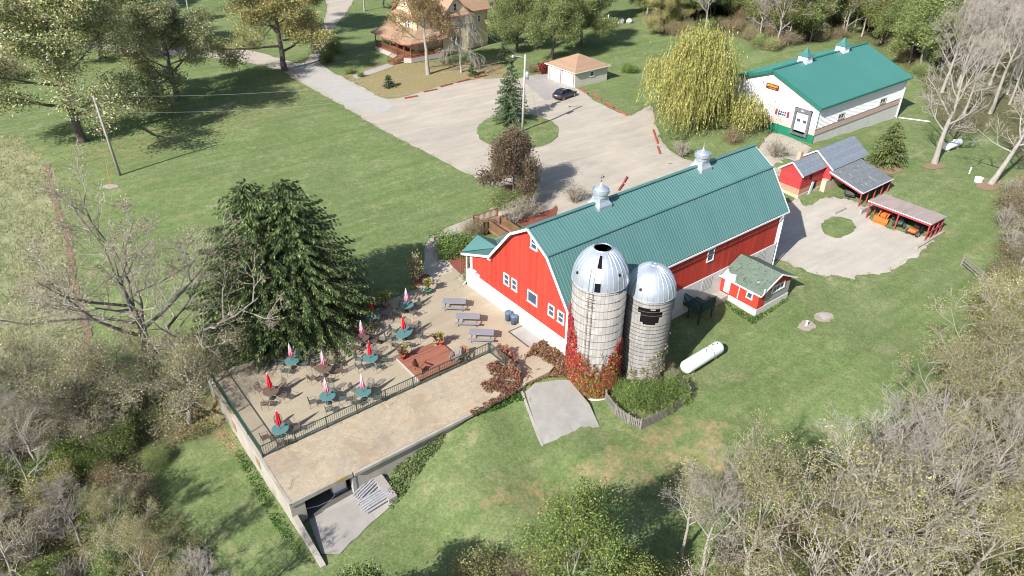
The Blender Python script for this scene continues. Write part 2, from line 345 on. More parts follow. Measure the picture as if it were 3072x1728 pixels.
def smooth_loop(P, step=.8, jit=.12, seed=1, closed=True):
    rng = random.Random(seed); n = len(P); out = []
    for i in range(n if closed else n-1):
        p0, p1, p2, p3 = (Vector((*P[(i+k-1) % n][:2], 0)) for k in range(4))
        if not closed:
            if i == 0: p0 = p1
            if i == n-2: p3 = p2
        m = max(1, int((p2-p1).length/step))
        for j in range(m):
            t = j/m
            q = .5*((2*p1)+(p2-p0)*t+(2*p0-5*p1+4*p2-p3)*t*t+(3*p1-p0-3*p2+p3)*t**3)
            out.append((q.x+rng.gauss(0, jit), q.y+rng.gauss(0, jit)))
    return out
def sheet(name, P, m, off=.03, grid=2., kind='structure', zf=None, skirt=0.):
    x0, x1 = min(p[0] for p in P), max(p[0] for p in P); y0, y1 = min(p[1] for p in P), max(p[1] for p in P)
    gx, gy = np.meshgrid(np.arange(x0, x1, grid), np.arange(y0, y1, grid)); gx = gx.ravel(); gy = gy.ravel()
    k = inpoly(gx, gy, P); V = [Vector(p) for p in P]+[Vector((a, b)) for a, b in zip(gx[k], gy[k])]
    n = len(P); r = delaunay_2d_cdt(V, [(i, (i+1) % n) for i in range(n)], [], 1, 1e-4)
    f = zf or (lambda x, y: ghz(x, y)+off)
    mb = MB(); mb.v = [(v.x, v.y, f(v.x, v.y)) for v in r[0]]; mb.f = [tuple(t) for t in r[2]]
    # keep only faces inside, wind upwards
    ff = []
    for t in mb.f:
        a, b, c = (Vector(mb.v[i]) for i in t[:3]); ff.append(t if (b-a).cross(c-a).z > 0 else t[::-1])
    mb.f = ff
    if skirt:
        b = len(mb.v); mb.v += [(p[0], p[1], f(p[0], p[1])-skirt) for p in P]
        b2 = len(mb.v); mb.v += [(p[0], p[1], f(p[0], p[1])) for p in P]
        A = sum(P[i][0]*P[(i+1) % n][1]-P[(i+1) % n][0]*P[i][1] for i in range(n))
        for i in range(n):
            q = (b+i, b+(i+1) % n, b2+(i+1) % n, b2+i); mb.f.append(q if A > 0 else q[::-1])
    o = mb.build(name, m)
    return tag(o, kind=kind)
def gravel_material(name, a, b, c, tracks=.35):
    t = NT(name)
    big = t.mr(t.noise(.09, 6, .65, dist=.8), .33, .67); mid = t.mr(t.noise(.55, 6, .7, t.mapped((.35, 1, 1), rot=(0,0,.7))), .3, .7); fine = t.mr(t.noise(11, 3, .8), .25, .75)
    trk = t.mr(t.noise(.25, 4, .6, t.mapped((.16, 1.9, 1), rot=(0,0,.95)), 1.2), .42, .6); col = t.mix(big, rgb(a), rgb(b)); col = t.mix(t.math('MULTIPLY', trk, .45), col, tuple(x*1.18 for x in rgb(a))); col = t.mix(t.math('MULTIPLY', mid, tracks), col, rgb(c)); col = t.mul(col, t.mr(fine, 0, 1, .87, 1.12))
    t.bump(t.noise(14, 3, .8), .03, .5)
    return t.out(col, .95, .1)
M['gravel'] = gravel_material('gravel', (.445,.388,.31), (.385,.338,.278), (.28,.25,.215), .6)
M['sand'] = gravel_material('sandy_gravel', (.37,.31,.225), (.315,.265,.195), (.23,.195,.14))
M['yard'] = gravel_material('yard_concrete', (.48,.435,.365), (.41,.37,.315), (.29,.26,.225), .5)
M['pad'] = mat('pad_concrete', (.33,.30,.27), (.27,.25,.23), .7, rough=.9, grime=((.2,.18,.165), 1.5, .62))
M['slab'] = mat('slab_concrete', (.34,.325,.295), (.26,.245,.22), .9, rough=.9, grime=((.33,.28,.15), .9, .63), bump=.004)
M['mulch'] = mat('red_mulch', (.26,.075,.05), (.16,.06,.045), 6, rough=.95, bump=.03)
M['leafstrip'] = mat('leaf_strip', (.27,.17,.125), (.16,.11,.075), 4, rough=.95, spots=(7, .56, (.13,.14,.06)), bump=.04)
M['asphalt'] = mat('old_asphalt', (.40,.375,.34), (.35,.33,.30), .8, rough=.9)
# gravel lot with the drive, the drive's branch to the left and the footpath to the patio
LOT = [(815,-30),(822,20),(800,100),(772,150),(748,158),(640,128),(520,112),(440,118),(330,112),(150,88),(-60,70),(-60,104),(150,108),(330,134),(420,138),(480,140),(600,154),(700,175),(745,200),(830,247),(905,292),(980,335),(1060,378),(1130,412),(1200,447),(1258,482),(1240,520),(1190,545),(1128,570),(1078,602),(1066,640),(1066,680),(1040,712),(1100,745),(1185,705),(1172,655),(1135,640),(1110,615),(1150,585),(1190,572),(1290,560),(1330,560),(1500,540),(1640,470),(1800,400),(1900,395),(1960,440),(2000,420),(2030,372),(2045,358),(1965,322),(1930,330),(1905,372),(1840,395),(1740,398),(1690,378),(1662,345),(1648,305),(1640,262),(1612,275),(1585,289),(1556,284),(1500,255),(1458,226),(1400,205),(1380,184),(1340,188),(1300,195),(1225,196),(1130,212),(1030,240),(985,247),(950,240),(905,214),(860,190),(815,172),(806,140),(838,70),(872,30),(898,-30)]
LOTW = smooth_loop([at(*v)[:2] for v in LOT], 1., .1)
sheet('gravel_lot', LOTW, M['gravel'], .035)
ISL = [at(1302+104*math.cos(a), 330+44*math.sin(a)) for a in np.linspace(0, 2*math.pi, 14, endpoint=False)]
ISLW = smooth_loop([p[:2] for p in ISL], .6, .08, 3)
isl_c = np.mean([p[:2] for p in ISL], 0)
def isl_z(x, y):
    r = math.hypot(x-isl_c[0], y-isl_c[1]); return ghz(x, y)+.07+.16*max(0, 1-(r/6.5)**2)
M['island'] = M['ground']
sheet('lawn_island', ISLW, M['ground'], zf=isl_z, grid=.8, skirt=.07)
sheet('garage_pad', [tuple(at(*v)[:2]) for v in [(1318,204),(1336,190),(1380,183),(1447,222),(1400,248),(1368,250)]], M['pad'], .06)
sheet('front_walk', [tuple(at(*v)[:2]) for v in [(885,190),(975,160),(990,167),(898,198)]], M['concrete'], .06)
sheet('road_asphalt', smooth_loop([at(*v)[:2] for v in [(735,163),(800,158),(842,186),(905,222),(985,262),(948,284),(880,270),(820,232),(760,196)]], 1., .12), M['asphalt'], .055)
YARD = [(1978,512),(2005,500),(2030,520),(2070,500),(2120,500),(2165,515),(2200,560),(2290,590),(2345,600),(2310,640),(2268,668),(2240,684),(2205,690),(2168,690),(2146,703),(2120,697),(2060,692),(2000,672),(1968,655),(1935,645),(1925,600),(1950,555)]
sheet('farm_yard', smooth_loop([gp(*v)[:2] for v in YARD], .45, .13, 5), M['yard'], .05)
sheet('grass_patch', smooth_loop([gp(2107+43*math.cos(a), 573+26*math.sin(a))[:2] for a in np.linspace(0, 6.283, 11, endpoint=False)], .5, .1, 6), M['ground'], .10, grid=.7, skirt=.08)
sheet('dirt_bed', smooth_loop([gp(*v)[:2] for v in [(1672,345),(1690,376),(1740,396),(1840,393),(1900,370),(1920,330),(1880,310),(1780,330),(1700,330)]], 1., .15, 7), M['ground'], .075)
# strip of fallen leaves and soil along the edge of the mown lawn
ls = smooth_loop([gp(*v)[:2] for v in [(118,415),(128,470),(150,540),(172,600),(182,690),(200,760),(214,820),(225,900),(240,960)]], .5, .09, 8, closed=False)
L1 = [(x-.3-.12*math.sin(i*1.7), y) for i, (x, y) in enumerate(ls)]; L2 = [(x+.3+.12*math.sin(i*2.3), y) for i, (x, y) in enumerate(ls)]
sheet('leaf_strip', L1+L2[::-1], M['leafstrip'], .05)
for k, (v, r) in enumerate([((2030,820),(20,14)),((2072,798),(26,13)),((278,470),(20,6)),((2350,418),(30,8)),((2488,466),(34,14)),((2230,425),(42,14))]):
    sheet('bare_soil', smooth_loop([gp(v[0]+r[0]*math.cos(a), v[1]+r[1]*math.sin(a))[:2] for a in np.linspace(0, 6.283, 9, endpoint=False)], .3, .06, 20+k), mat('bare_soil', (.36,.30,.25), (.27,.22,.17), 3, rough=.95) if k < 3 else mat('brown_leaf_soil', (.27,.18,.12), (.19,.14,.08), 5, rough=.95), .05)
for k, P in enumerate([[(1262,470),(1300,468),(1330,480),(1310,500),(1270,498)], [(1290,560),(1340,540),(1380,530),(1400,520),(1395,545),(1340,570)], [(1130,660),(1165,650),(1180,672),(1160,690)], [(1036,700),(1075,690),(1080,705),(1045,722)]]):
    sheet('mulch_bed', smooth_loop([gp(*v)[:2] for v in P], .4, .06, 40+k), M['mulch'], .085)
# ------------------------------------------------------------------ large structures
ZUP = Vector((0, 0, 1))
def wslab(mb, ax, c, a0, a1, z0, z1, d0=0., d1=.06):
    """a box on a wall that faces -X (ax='X') or -Y (ax='Y'): a0..a1 along the wall, d0..d1 outwards"""
    if ax == 'X': mb.box(c-d1, min(a0,a1), z0, c-d0, max(a0,a1), z1)
    else: mb.box(min(a0,a1), c-d1, z0, max(a0,a1), c-d0, z1)
def window(parent, org, ax, c, a0, a1, z0, z1, fm, bars=1, vbars=0, fr=.09, name='window', d=.07):
    f = MB(org); a0, a1 = min(a0,a1), max(a0,a1)
    wslab(f, ax, c, a0, a1, z1-fr, z1, 0, d); wslab(f, ax, c, a0-.03, a1+.03, z0, z0+fr, 0, d+.02)
    wslab(f, ax, c, a0, a0+fr, z0+fr, z1-fr, 0, d); wslab(f, ax, c, a1-fr, a1, z0+fr, z1-fr, 0, d)
    for k in range(bars):
        z = z0+fr+(z1-z0-2*fr)*(k+1)/(bars+1); wslab(f, ax, c, a0+fr, a1-fr, z-.025, z+.025, 0, d*.8)
    for k in range(vbars):
        a = a0+fr+(a1-a0-2*fr)*(k+1)/(vbars+1); wslab(f, ax, c, a-.02, a+.02, z0+fr, z1-fr, 0, d*.7)
    w = f.build(name, fm, parent)
    p = MB(org); wslab(p, ax, c, a0+fr, a1-fr, z0+fr, z1-fr, .004, .02); p.build('pane', M['glass'], w)
    return w
def roof_plane(mb, a, b, c, d, th=.1, rib=0., rw=.05, rh=.045, rm=None):
    """a-b eave, d-c ridge; slab with thickness, ribs run from eave to ridge"""
    a, b, c, d = map(Vector, (a, b, c, d)); n = (b-a).cross(d-a).normalized()
    if n.z < 0: n = -n
    mb.add([a, b, c, d, a-n*th, b-n*th, c-n*th, d-n*th], [(0,1,2,3), (7,6,5,4), (0,4,5,1), (1,5,6,2), (2,6,7,3), (3,7,4,0)])
    if rib:
        k = int((b-a).length/rib); r = rm or mb
        for i in range(k+1):
            t = (i+.3)/(k+.6); p = a.lerp(b, t)+n*rh*.5; q = d.lerp(c, t)+n*rh*.5
            r.beam(p, q, rw, rh, n)
# ---------------- barn
B = empty('barn', (0, 0, 0), label='big red barn with green metal gambrel roof beside the two silos', cat='barn')
UL, LEN = 13.85, 27.2
prof = [(.7,1.68),(13.82,1.68),(13.82,5.05),(11.45,8.22),(9.12,9.55),(6.93,8.25),(4.05,4.95),(.7,3.5)]
wl = MB()
wl.face(*[(0, -u, z) for u, z in prof]); w2 = MB(); w2.face(*[(LEN, -u, z) for u, z in prof][::-1]); w2.build('far_gable_wall', M['red'], B)
wl.build('gable_wall', mat('red_boards_gable', (.54,.052,.032), (.41,.04,.026), .8, (1,1,.22), .7, .25, boards=(1, .27, .2), grime=((.34,.05,.035), 1.5, .55)), B)
sw = MB(); sw.face((0,-13.82,1.3),(LEN,-13.82,1.3),(LEN,-13.82,5.05),(0,-13.82,5.05)); sw.face((LEN,-.7,1.68),(0,-.7,1.68),(0,-.7,3.5),(LEN,-.7,3.5))
sw.build('side_wall', M['red_x'], B)
fo = MB(); fo.box(-.05, -13.80, -3, LEN+.02, -.05, 1.66); fo.build('foundation', mat('foundation_white', (.84,.83,.82), (.77,.76,.75), .5, rough=.8, spec=.15, grime=((.6,.55,.48), 1.4, .68)), B)
fb = MB(); fb.box(0.0, -13.9, -3, LEN-.02, -13.805, 1.34); fb.build('block_foundation', M['block'], B)
rf = MB(); rb = MB(); X0, X1 = -.42, LEN+.5
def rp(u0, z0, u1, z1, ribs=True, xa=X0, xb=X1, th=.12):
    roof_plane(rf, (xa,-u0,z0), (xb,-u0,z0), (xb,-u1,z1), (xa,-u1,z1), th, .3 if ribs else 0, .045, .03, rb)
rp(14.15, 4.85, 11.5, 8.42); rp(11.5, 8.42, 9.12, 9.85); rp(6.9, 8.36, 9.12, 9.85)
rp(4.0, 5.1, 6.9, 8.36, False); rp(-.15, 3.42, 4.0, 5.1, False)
roof_plane(rf, (1.2,-2.6,5.6), (6.5,-2.6,5.6), (6.5,-6.85,8.3), (1.2,-6.85,8.3), .12)
rf.face((X0+.1,.3,3.44),(1.5,.35,4.55),(1.5,-2.75,4.62)); rf.face((1.5,.35,4.55),(3.4,.3,3.44),(1.5,-2.75,4.62)); rf.face((X0+.1,.3,3.44),(3.4,.3,3.44),(1.5,.35,4.55))
roof = rf.build('roof', M['green_roof'], B)
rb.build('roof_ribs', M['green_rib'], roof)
rc = MB(); rc.beam((X0,-9.12,9.93),(X1,-9.12,9.93),.32,.07); rc.beam((X0,-11.5,8.47),(X1,-11.5,8.47),.26,.06); rc.build('ridge_cap', M['green_roof'], roof)
tr = MB(); ed = [(-.2,3.3),(4.02,4.95),(6.9,8.38),(9.12,9.73),(11.52,8.3),(14.2,4.68)]
for (u0, z0), (u1, z1) in zip(ed, ed[1:]):
    for x in (X0-.02, X1+.02): tr.beam((x,-u0,z0),(x,-u1,z1),.05,.22,(0,-(z1-z0),(u1-u0)) if 0 else (1,0,0)) if 0 else tr.beam((x,-u0,z0),(x,-u1,z1),.06,.2)
tr.beam((X0,-14.2,4.72),(X1,-14.2,4.72),.05,.16); tr.box(-.06,-.95,1.68,0,-.65,3.4); tr.box(-.06,-13.92,1.5,.18,-13.6,5.0); tr.box(LEN-.2,-13.95,1.4,LEN+.06,-13.82,4.75)
tr.build('trim', M['trim'], B)
ds = MB(); ds.tube([(LEN-.1,-14.1,4.65),(LEN+.1,-13.98,4.3),(LEN+.1,-13.98,-1.2)],.06,6); ds.tube([(.2,.25,3.35),(.1,.12,2.9),(.0,.1,.35),(-.35,.1,.1)],.07,6); ds.build('downspout', M['trim'], B)
for a0, a1, z0, z1, nb, vb in ((-5.62,-6.36,2.95,4.07,1,0), (-6.7,-7.43,2.95,4.07,1,0), (-8.83,-10.07,2.88,4.04,0,0), (-11.45,-12.2,2.95,4.05,1,0), (-12.6,-13.36,2.95,4.05,1,0), (-9.08,-9.9,8.0-.02,9.05-.05,1,0)):
    window(B, (0,0,0), 'X', 0, a0, a1, z0, z1, M['trim'], nb, vb, .1)
for x0, x1, z0, z1 in ((16.4,17.3,2.98,4.3),):
    window(B, (0,0,0), 'Y', -13.82, x0, x1, z0, z1, M['trim'], 1, 0, .07)
def glassblock(name, a0, a1, z0, z1, c=-13.9):
    m = MB(); wslab(m, 'Y', c, a0, a1, z0, z1, 0, .03); o = m.build(name, mat('glass_block', (.32,.38,.34), (.22,.28,.25), 3, rough=.25, spec=.6), B)
    g = MB(); n = int((a1-a0)/.2); k = int((z1-z0)/.2)
    for i in range(n+1): wslab(g, 'Y', c, a0+(a1-a0)*i/n-.015, a0+(a1-a0)*i/n+.015, z0, z1, .03, .045)
    for i in range(k+1): wslab(g, 'Y', c, a0, a1, z0+(z1-z0)*i/k-.015, z0+(z1-z0)*i/k+.015, .045, .05)
    g.build('mortar_grid', M['block'], o)
glassblock('glass_block_window', 16.2, 17.5, .1, 1.22); glassblock('glass_block_window', 24.2, 25.5, .1, 1.22)
dr = MB(); dr.box(-.09,-8.35,.02,-.05,-8.28,1.6); dr.box(-.09,-10.9,.02,-.05,-8.2,.06); dr.build('door_edge', M['trim'], B)
mt = MB(); mt.box(-.16,-1.55,1.7,-.0,-1.1,2.15); mt.box(-.14,-2.05,1.66,0,-1.65,1.98); mt.build('meter_box', mat('meter_box_paint', (.66,.66,.7), (.55,.55,.6), 3, rough=.5), B)
li = MB(); li.beam((0,-3.8,4.7),(-.25,-3.8,4.62),.06,.06); li.ell((-.28,-3.7,4.55),(.1,.08,.1)); li.ell((-.28,-3.95,4.55),(.1,.08,.1)); li.build('flood_lamp', M['trim'], B)
def cupola(x, vane):
    y, z = -9.12, 9.85; k0 = len(B.children)
    c = MB(); c.lathe((x,y,z-.75), [(1.38,0),(1.38,.62),(1.0,1.02),(.84,1.55)], 4, math.pi/4, math.pi/4+2*math.pi, True); b = c.build('cupola', M['galv'], B)
    d = MB(); d.lathe((x,y,z+.75), [(.8,0),(.8,.42),(.98,.46),(.98,.86),(.88,.86),(.88,.8)], 20); d.build('drum', M['galv'], b, False)
    k = MB(); k.lathe((x,y,z+1.55), [(.86,-.1),(.86,0),(.7,.2),(.36,.36),(.16,.5),(.07,.7),(.0,.8)], 20); k.build('cap', M['galv'], b, True)
    f = MB(); f.ell((x,y,z+2.5),(.07,.07,.09))
    if vane:
        f.tube([(x,y,z+2.4),(x,y,z+3.35)],.025,5); f.beam((x-.35,y,z+2.95),(x+.35,y,z+2.95),.03,.04); f.prism([(x+.2,y-.01,z+2.8),(x+.42,y-.01,z+2.98),(x+.2,y-.01,z+3.12)],(0,.02,0)); f.build('weather_vane', M['dark_metal'], b)
    else:
        f.tube([(x,y,z+2.4),(x,y,z+2.95)],.025,5); f.build('finial', M['galv'], b)
    for ob in [b, *b.children]:
        for v in ob.data.vertices: v.co = Vector((x, y, z-.1))+(v.co-Vector((x, y, z-.1)))*.74
cupola(7.2, True); cupola(19.8, False)
# ---------------- silos
def stave_material(name, a, b, hoop):
    t = NT(name); sp = t.n('ShaderNodeSeparateXYZ'); t.l(t.co, sp.inputs[0])
    ang = t.math('ARCTAN2', sp.outputs[1], sp.outputs[0]); q = t.math('MULTIPLY', ang, 22/math.pi*1.0); fl = t.math('FLOOR', q)
    row = t.math('FLOOR', t.math('DIVIDE', t.math('ADD', sp.outputs[2], t.math('MULTIPLY', t.math('MODULO', fl, 2.), .38)), .76))
    w = t.n('ShaderNodeTexWhiteNoise', noise_dimensions='2D'); cb = t.n('ShaderNodeCombineXYZ'); t.l(fl, cb.inputs[0]); t.l(row, cb.inputs[1]); t.l(cb.outputs[0], w.inputs['Vector'])
    col = t.mix(t.mr(t.noise(.9, 6, .7), .3, .7), rgb(a), rgb(b)); col = t.mul(col, t.mr(w.outputs['Value'], 0, 1, .86, 1.08))
    st = t.mr(t.noise(1.6, 5, .7, t.mapped((1, 1, .15))), .52, .7); col = t.mix(t.math('MULTIPLY', st, .5), col, (.16,.15,.135))
    fr = t.math('ABSOLUTE', t.math('SUBTRACT', t.math('FRACT', q), .5)); jl = t.math('GREATER_THAN', fr, .455)
    col = t.mix(t.math('MULTIPLY', jl, .42), col, (.12,.11,.10))
    t.bump(t.math('SUBTRACT', 1., jl), .02, .6)
    return t.out(col, .92, .15)
M['stave'] = stave_material('silo_staves', (.34,.325,.30), (.265,.25,.23), 1)
M['stave_b'] = stave_material('silo_staves_grey', (.325,.31,.295), (.25,.24,.225), 1)
def silo(name, c, r, z0, zr, za, label, nh, top_open, m):
    S = empty(name, (c[0], c[1], z0), label=label, cat='silo'); H = zr-z0
    w = MB()
    if top_open: w.lathe((0,0,0), [(r,0),(r,H),(r-.15,H),(r-.15,H-1.5)], 64)
    else:
        # wall with a ragged hole broken out of it below the rim, facing the camera
        hx = math.atan2(-.69, -.72)-.03; n = 96; rows = [0, H-3.6]+[H-3.6+.16*i for i in range(1, 22)]+[H]
        rng = random.Random(4); shape = {}
        for j in range(n): shape[j] = (0, 0)
        for j in range(n):
            a = -math.pi+2*math.pi*j/n; d = (a-hx+math.pi) % (2*math.pi)-math.pi
            if -.52 < d < .55:
                top = H-.62-[0,.16,0,0,.16,0][(j//3) % 6]; bot = H-1.95+[0,.16,0,0,.16][(j//4) % 5]
                if d < -.40: top, bot = H-.62, H-1.1
                if d > .42: top, bot = H-.95, H-1.3
                shape[j] = (bot, top)
        for i, z in enumerate(rows):
            for j in range(n):
                a = -math.pi+2*math.pi*j/n; w.v.append((r*math.cos(a), r*math.sin(a), z))
        for i in range(len(rows)-1):
            zm = (rows[i]+rows[i+1])/2
            for j in range(n):
                b, t_ = shape[j]
                if b < zm < t_: continue
                w.f.append((i*n+j, i*n+(j+1) % n, (i+1)*n+(j+1) % n, (i+1)*n+j))
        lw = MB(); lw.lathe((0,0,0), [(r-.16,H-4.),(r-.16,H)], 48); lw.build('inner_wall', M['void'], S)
    w.build('stave_wall', m, S, True)
    h = MB(); hw = .028 if top_open else .042
    for k in range(nh):
        if not top_open and H-2.0 < .35+(H-.6)*(k/(nh-1))**.82 < H-1.2: continue
        z = .35+(H-.6)*(k/(nh-1))**(1.0 if top_open else .82); h.lathe((0,0,z), [(r+.004,-.5*hw),(r+.03,-.3*hw),(r+.03,.3*hw),(r+.004,.5*hw)], 56)
    h.build('hoop', mat('rusty_hoop', (.11,.085,.07), (.07,.06,.055), 3, rough=.8), S)
    # dome
    D = za-zr; d = MB(); k = 9; N = 28; th0 = .0
    prof = []
    for i in range(k+1):
        t = i/k; ph = t*math.pi/2*(.80 if top_open else .93); prof.append(((r+.06)*math.cos(ph), H+D*math.sin(ph)/math.sin(math.pi/2*(.80 if top_open else .93))))
    hatch = None
    base = 0
    skip = -1
    ac = math.atan2(-.69, -.72)-.06
    for rr, z in prof:
        for j in range(N): a = ac+2*math.pi*(j-.5)/N; d.v.append((rr*math.cos(a), rr*math.sin(a), z))
    for i in range(k):
        for j in range(N):
            if top_open and j == 0 and (i in (0, 1) or i in (5, 6, 7)): continue
            d.f.append((i*N+j, i*N+(j+1) % N, (i+1)*N+(j+1) % N, (i+1)*N+j))
    if not top_open: d.f.append(tuple(k*N+j for j in range(N)))
    dome = d.build('dome', M['galv'], S, True)
    s = MB()
    for j in range(N):
        a = ac+2*math.pi*(j-.5)/N; s.tube([(rr*1.004*math.cos(a), rr*1.004*math.sin(a), z) for rr, z in prof], .022, 4)
    s.lathe((0,0,H), [(r+.06,-.03),(r+.1,0),(r+.06,.03)], 56); s.lathe((0,0,prof[-1][1]), [(prof[-1][0],-.04),(prof[-1][0]+.06,0),(prof[-1][0],.06)], 28)
    s.build('seam', M['galv'], dome)
    if top_open:
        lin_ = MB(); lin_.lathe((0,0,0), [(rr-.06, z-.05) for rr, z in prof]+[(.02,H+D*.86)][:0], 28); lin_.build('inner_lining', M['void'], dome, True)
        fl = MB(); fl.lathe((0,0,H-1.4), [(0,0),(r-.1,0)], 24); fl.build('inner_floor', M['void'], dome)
        al = ac-.22; lad = MB()
        for s_ in (-.16, .16):
            P = []
            for zz in (.6, 2, 4, 6, 8, H-.1): P.append(((r+.14)*math.cos(al)-s_*math.sin(al), (r+.14)*math.sin(al)+s_*math.cos(al), zz))
            lad.tube(P, .022, 4)
        for i in range(int(H/.3)):
            z = .7+.3*i
            if z < H: lad.beam(((r+.14)*math.cos(al)+.16*math.sin(al),(r+.14)*math.sin(al)-.16*math.cos(al),z), ((r+.14)*math.cos(al)-.16*math.sin(al),(r+.14)*math.sin(al)+.16*math.cos(al),z), .02, .02)
        lad.build('ladder', mat('rusty_ladder', (.16,.10,.07), (.10,.07,.055), 4, rough=.8), S)
        la2 = MB(); al = ac-.24
        for s_ in (-.16, .16):
            la2.tube([((rr+.1)*math.cos(al)-s_*math.sin(al), (rr+.1)*math.sin(al)+s_*math.cos(al), z+.05) for rr, z in prof[:7]], .024, 4)
        for i in range(12):
            t = i/12*6; i0 = int(t); f_ = t-i0; rr = prof[i0][0]*(1-f_)+prof[i0+1][0]*f_+.1; z = prof[i0][1]*(1-f_)+prof[i0+1][1]*f_+.05
            la2.beam((rr*math.cos(al)+.16*math.sin(al), rr*math.sin(al)-.16*math.cos(al), z), (rr*math.cos(al)-.16*math.sin(al), rr*math.sin(al)+.16*math.cos(al), z), .02, .02)
        la2.build('dome_ladder', M['galv'], S)
        pf = MB(); al = ac-.22
        for dz in (0, .5, .9): pf.lathe((0,0,H-1.0+dz*.7), [(r+.4,0),(r+.44,0),(r+.44,.03),(r+.4,.03)], 6, al-.1, al+.1)
        pf.build('ladder_cage', bpy.data.materials['rusty_ladder'], S)
        rg = MB(); rg.lathe((0,0,0), [(r+.02,-.3),(r+.22,-.3),(r+.22,.45),(r+.02,.5)], 56); rg.build('base_ring', M['block'], S)
    v = MB()
    for da, i in (((-.95,.75), 0), ((.85,.95), 1)) if top_open else (((-.45,.8), 0),):
        a = ac+da[0]; q = da[1]*.5; rr = (r+.07)*math.cos(q); z = H+D*math.sin(q)
        n = Vector((math.cos(a)*math.cos(q), math.sin(a)*math.cos(q), math.sin(q))); p = Vector((rr*math.cos(a), rr*math.sin(a), z)); v.tube([p-n*.12, p+n*.03], .12, 12)
    v.build('vent_hole', M['black'], dome)
    return S
silo('grain_silo', (.9,-15.95), 2.0, -1.85, 8.25, 10.75, 'taller concrete silo with open top hole, ladder and red vines at its foot', 15, True, M['stave'])
silo('grain_silo', (4.75,-17.55), 1.8, -2.0, 6.6, 8.75, 'shorter grey silo with a ragged hole broken below its closed dome', 22, False, M['stave_b'])
# ---------------- concrete terrace with the garage below it
T = empty('concrete_terrace', (-23.5, -14.4, -2.1), label='old concrete retaining terrace with a dark garage opening at its front corner', cat='terrace'); to = (-23.5,-14.4,-2.1)
w = MB(to)
w.box(-23.5,-14.4,-3.6,-23.2,1.2,-.02)                       # left wall
w.box(-23.2,-14.4,-3.2,-22.55,-14.1,-.02)                     # front: pier, lintel, long wall
w.box(-22.55,-14.4,-.38,-19.25,-14.1,-.02)
w.box(-19.25,-14.4,-3.2,-4.6,-14.1,-.02)
w.box(-4.9,-14.1,-2,-4.6,-9.6,-.02)
M['terrace'] = mat('terrace_concrete', (.40,.365,.315), (.29,.265,.23), .9, (1,1,.3), .92, .12, grime=((.33,.25,.11), .5, .55), bump=.01)
w.build('wall', M['terrace'], T)
s = MB(to); s.box(-23.5,-14.42,-.02,-4.6,-9.55,.03); 
def slab_material():
    t = NT('sandy_roof_slab'); a = t.mr(t.noise(.45, 7, .75, dist=.5), .36, .64); b = t.mr(t.noise(2.6, 6, .8), .42, .6); c = t.mr(t.noise(.8, 7, .75, dist=.8), .58, .68); d = t.mr(t.noise(7, 4, .8), .5, .62)
    col = t.mix(a, (.46,.375,.25), (.37,.315,.24)); col = t.mix(t.math('MULTIPLY', b, .45), col, (.27,.22,.165)); col = t.mix(t.math('MULTIPLY', d, .35), col, (.20,.17,.14)); col = t.mix(t.math('MULTIPLY', c, .8), col, (.19,.155,.12)); e_ = t.mr(t.noise(.3, 7, .75, dist=1.), .50, .62); col = t.mix(t.math('MULTIPLY', e_, .55), col, (.27,.20,.135))
    t.bump(t.noise(9, 5, .8), .04, .6); return t.out(col, .95, .1)
M['roof_slab'] = slab_material()
s.build('roof_slab', M['roof_slab'], T)
lp = MB(to); lp.box(-23.53,-14.5,-.3,-19.2,-14.4,.045); lp.box(-23.56,-14.5,-.02,-23.36,-9.6,.05); lp.box(-19.1,-14.62,-.22,-9.6,-14.4,.0); lp.build('parapet', M['terrace'], T)
g = MB(to); g.box(-22.75,-14.5,-2.3,-19.05,-10.4,-1.99); g.box(-22.75,-10.4,-2.1,-19.05,-10.2,-.05); g.box(-22.95,-14.05,-2.1,-22.75,-10.2,-.05); g.box(-19.05,-14.05,-2.1,-18.9,-10.2,-.05); g.build('garage_room', mat('garage_shade_concrete', (.13,.12,.11), (.08,.075,.07), 1, rough=.95), T)  # concrete coloured darker inside, painting in the shade of the room
for y0, y1, z0, z1 in ((-4.6,-3.9,-1.35,-.65),(-9.2,-8.5,-1.3,-.6)):
    q = MB(to); q.box(-23.54,y0,z0,-23.47,y1,z1); q.build('wall_opening', mat('boarded_opening', (.3,.2,.11), (.2,.14,.08), 4), T)
jb = MB(to); jb.box(-19.25,-14.44,-2.1,-19.0,-14.4,-.4); jb.build('door_jamb', M['wood_grey'], T)
pt = [(-23.3,1.05),(-23.3,-9.55),(-4.6,-9.55),(-4.6,-14.3),(-2.2,-14.35),(-1.3,-14.0),(-.06,-13.9),(-.06,-.2),(-.3,1.2),(1.5,2.2),(-.5,2.8),(-3,1.9),(-6,2.1),(-9,1.3),(-13,1.1),(-18,.9)]
tag(sheet('patio', smooth_loop(pt[8:]+pt[:1], .8, .12, 9, False)+[pt[0]]+pt[1:8], M['sand'], grid=1.5, skirt=.7, zf=lambda x, y: .05 if y < 1 or x < -8 else max(.05, ghz(x, y)+.06)), kind='structure')
sheet('entry_slab', [(-1.5,-10.95),(-.07,-10.95),(-.07,-8.32),(-1.5,-8.32)], M['slab'], zf=lambda x, y: .075)
e = MB(); e.box(-1.56,-10.95,.03,-1.5,-8.28,.11); e.box(-1.56,-8.34,.03,-.1,-8.28,.11); tag(e.build('slab_edging', M['dark_metal']), 'dark metal edging round the slab at the barn door', 'edging')
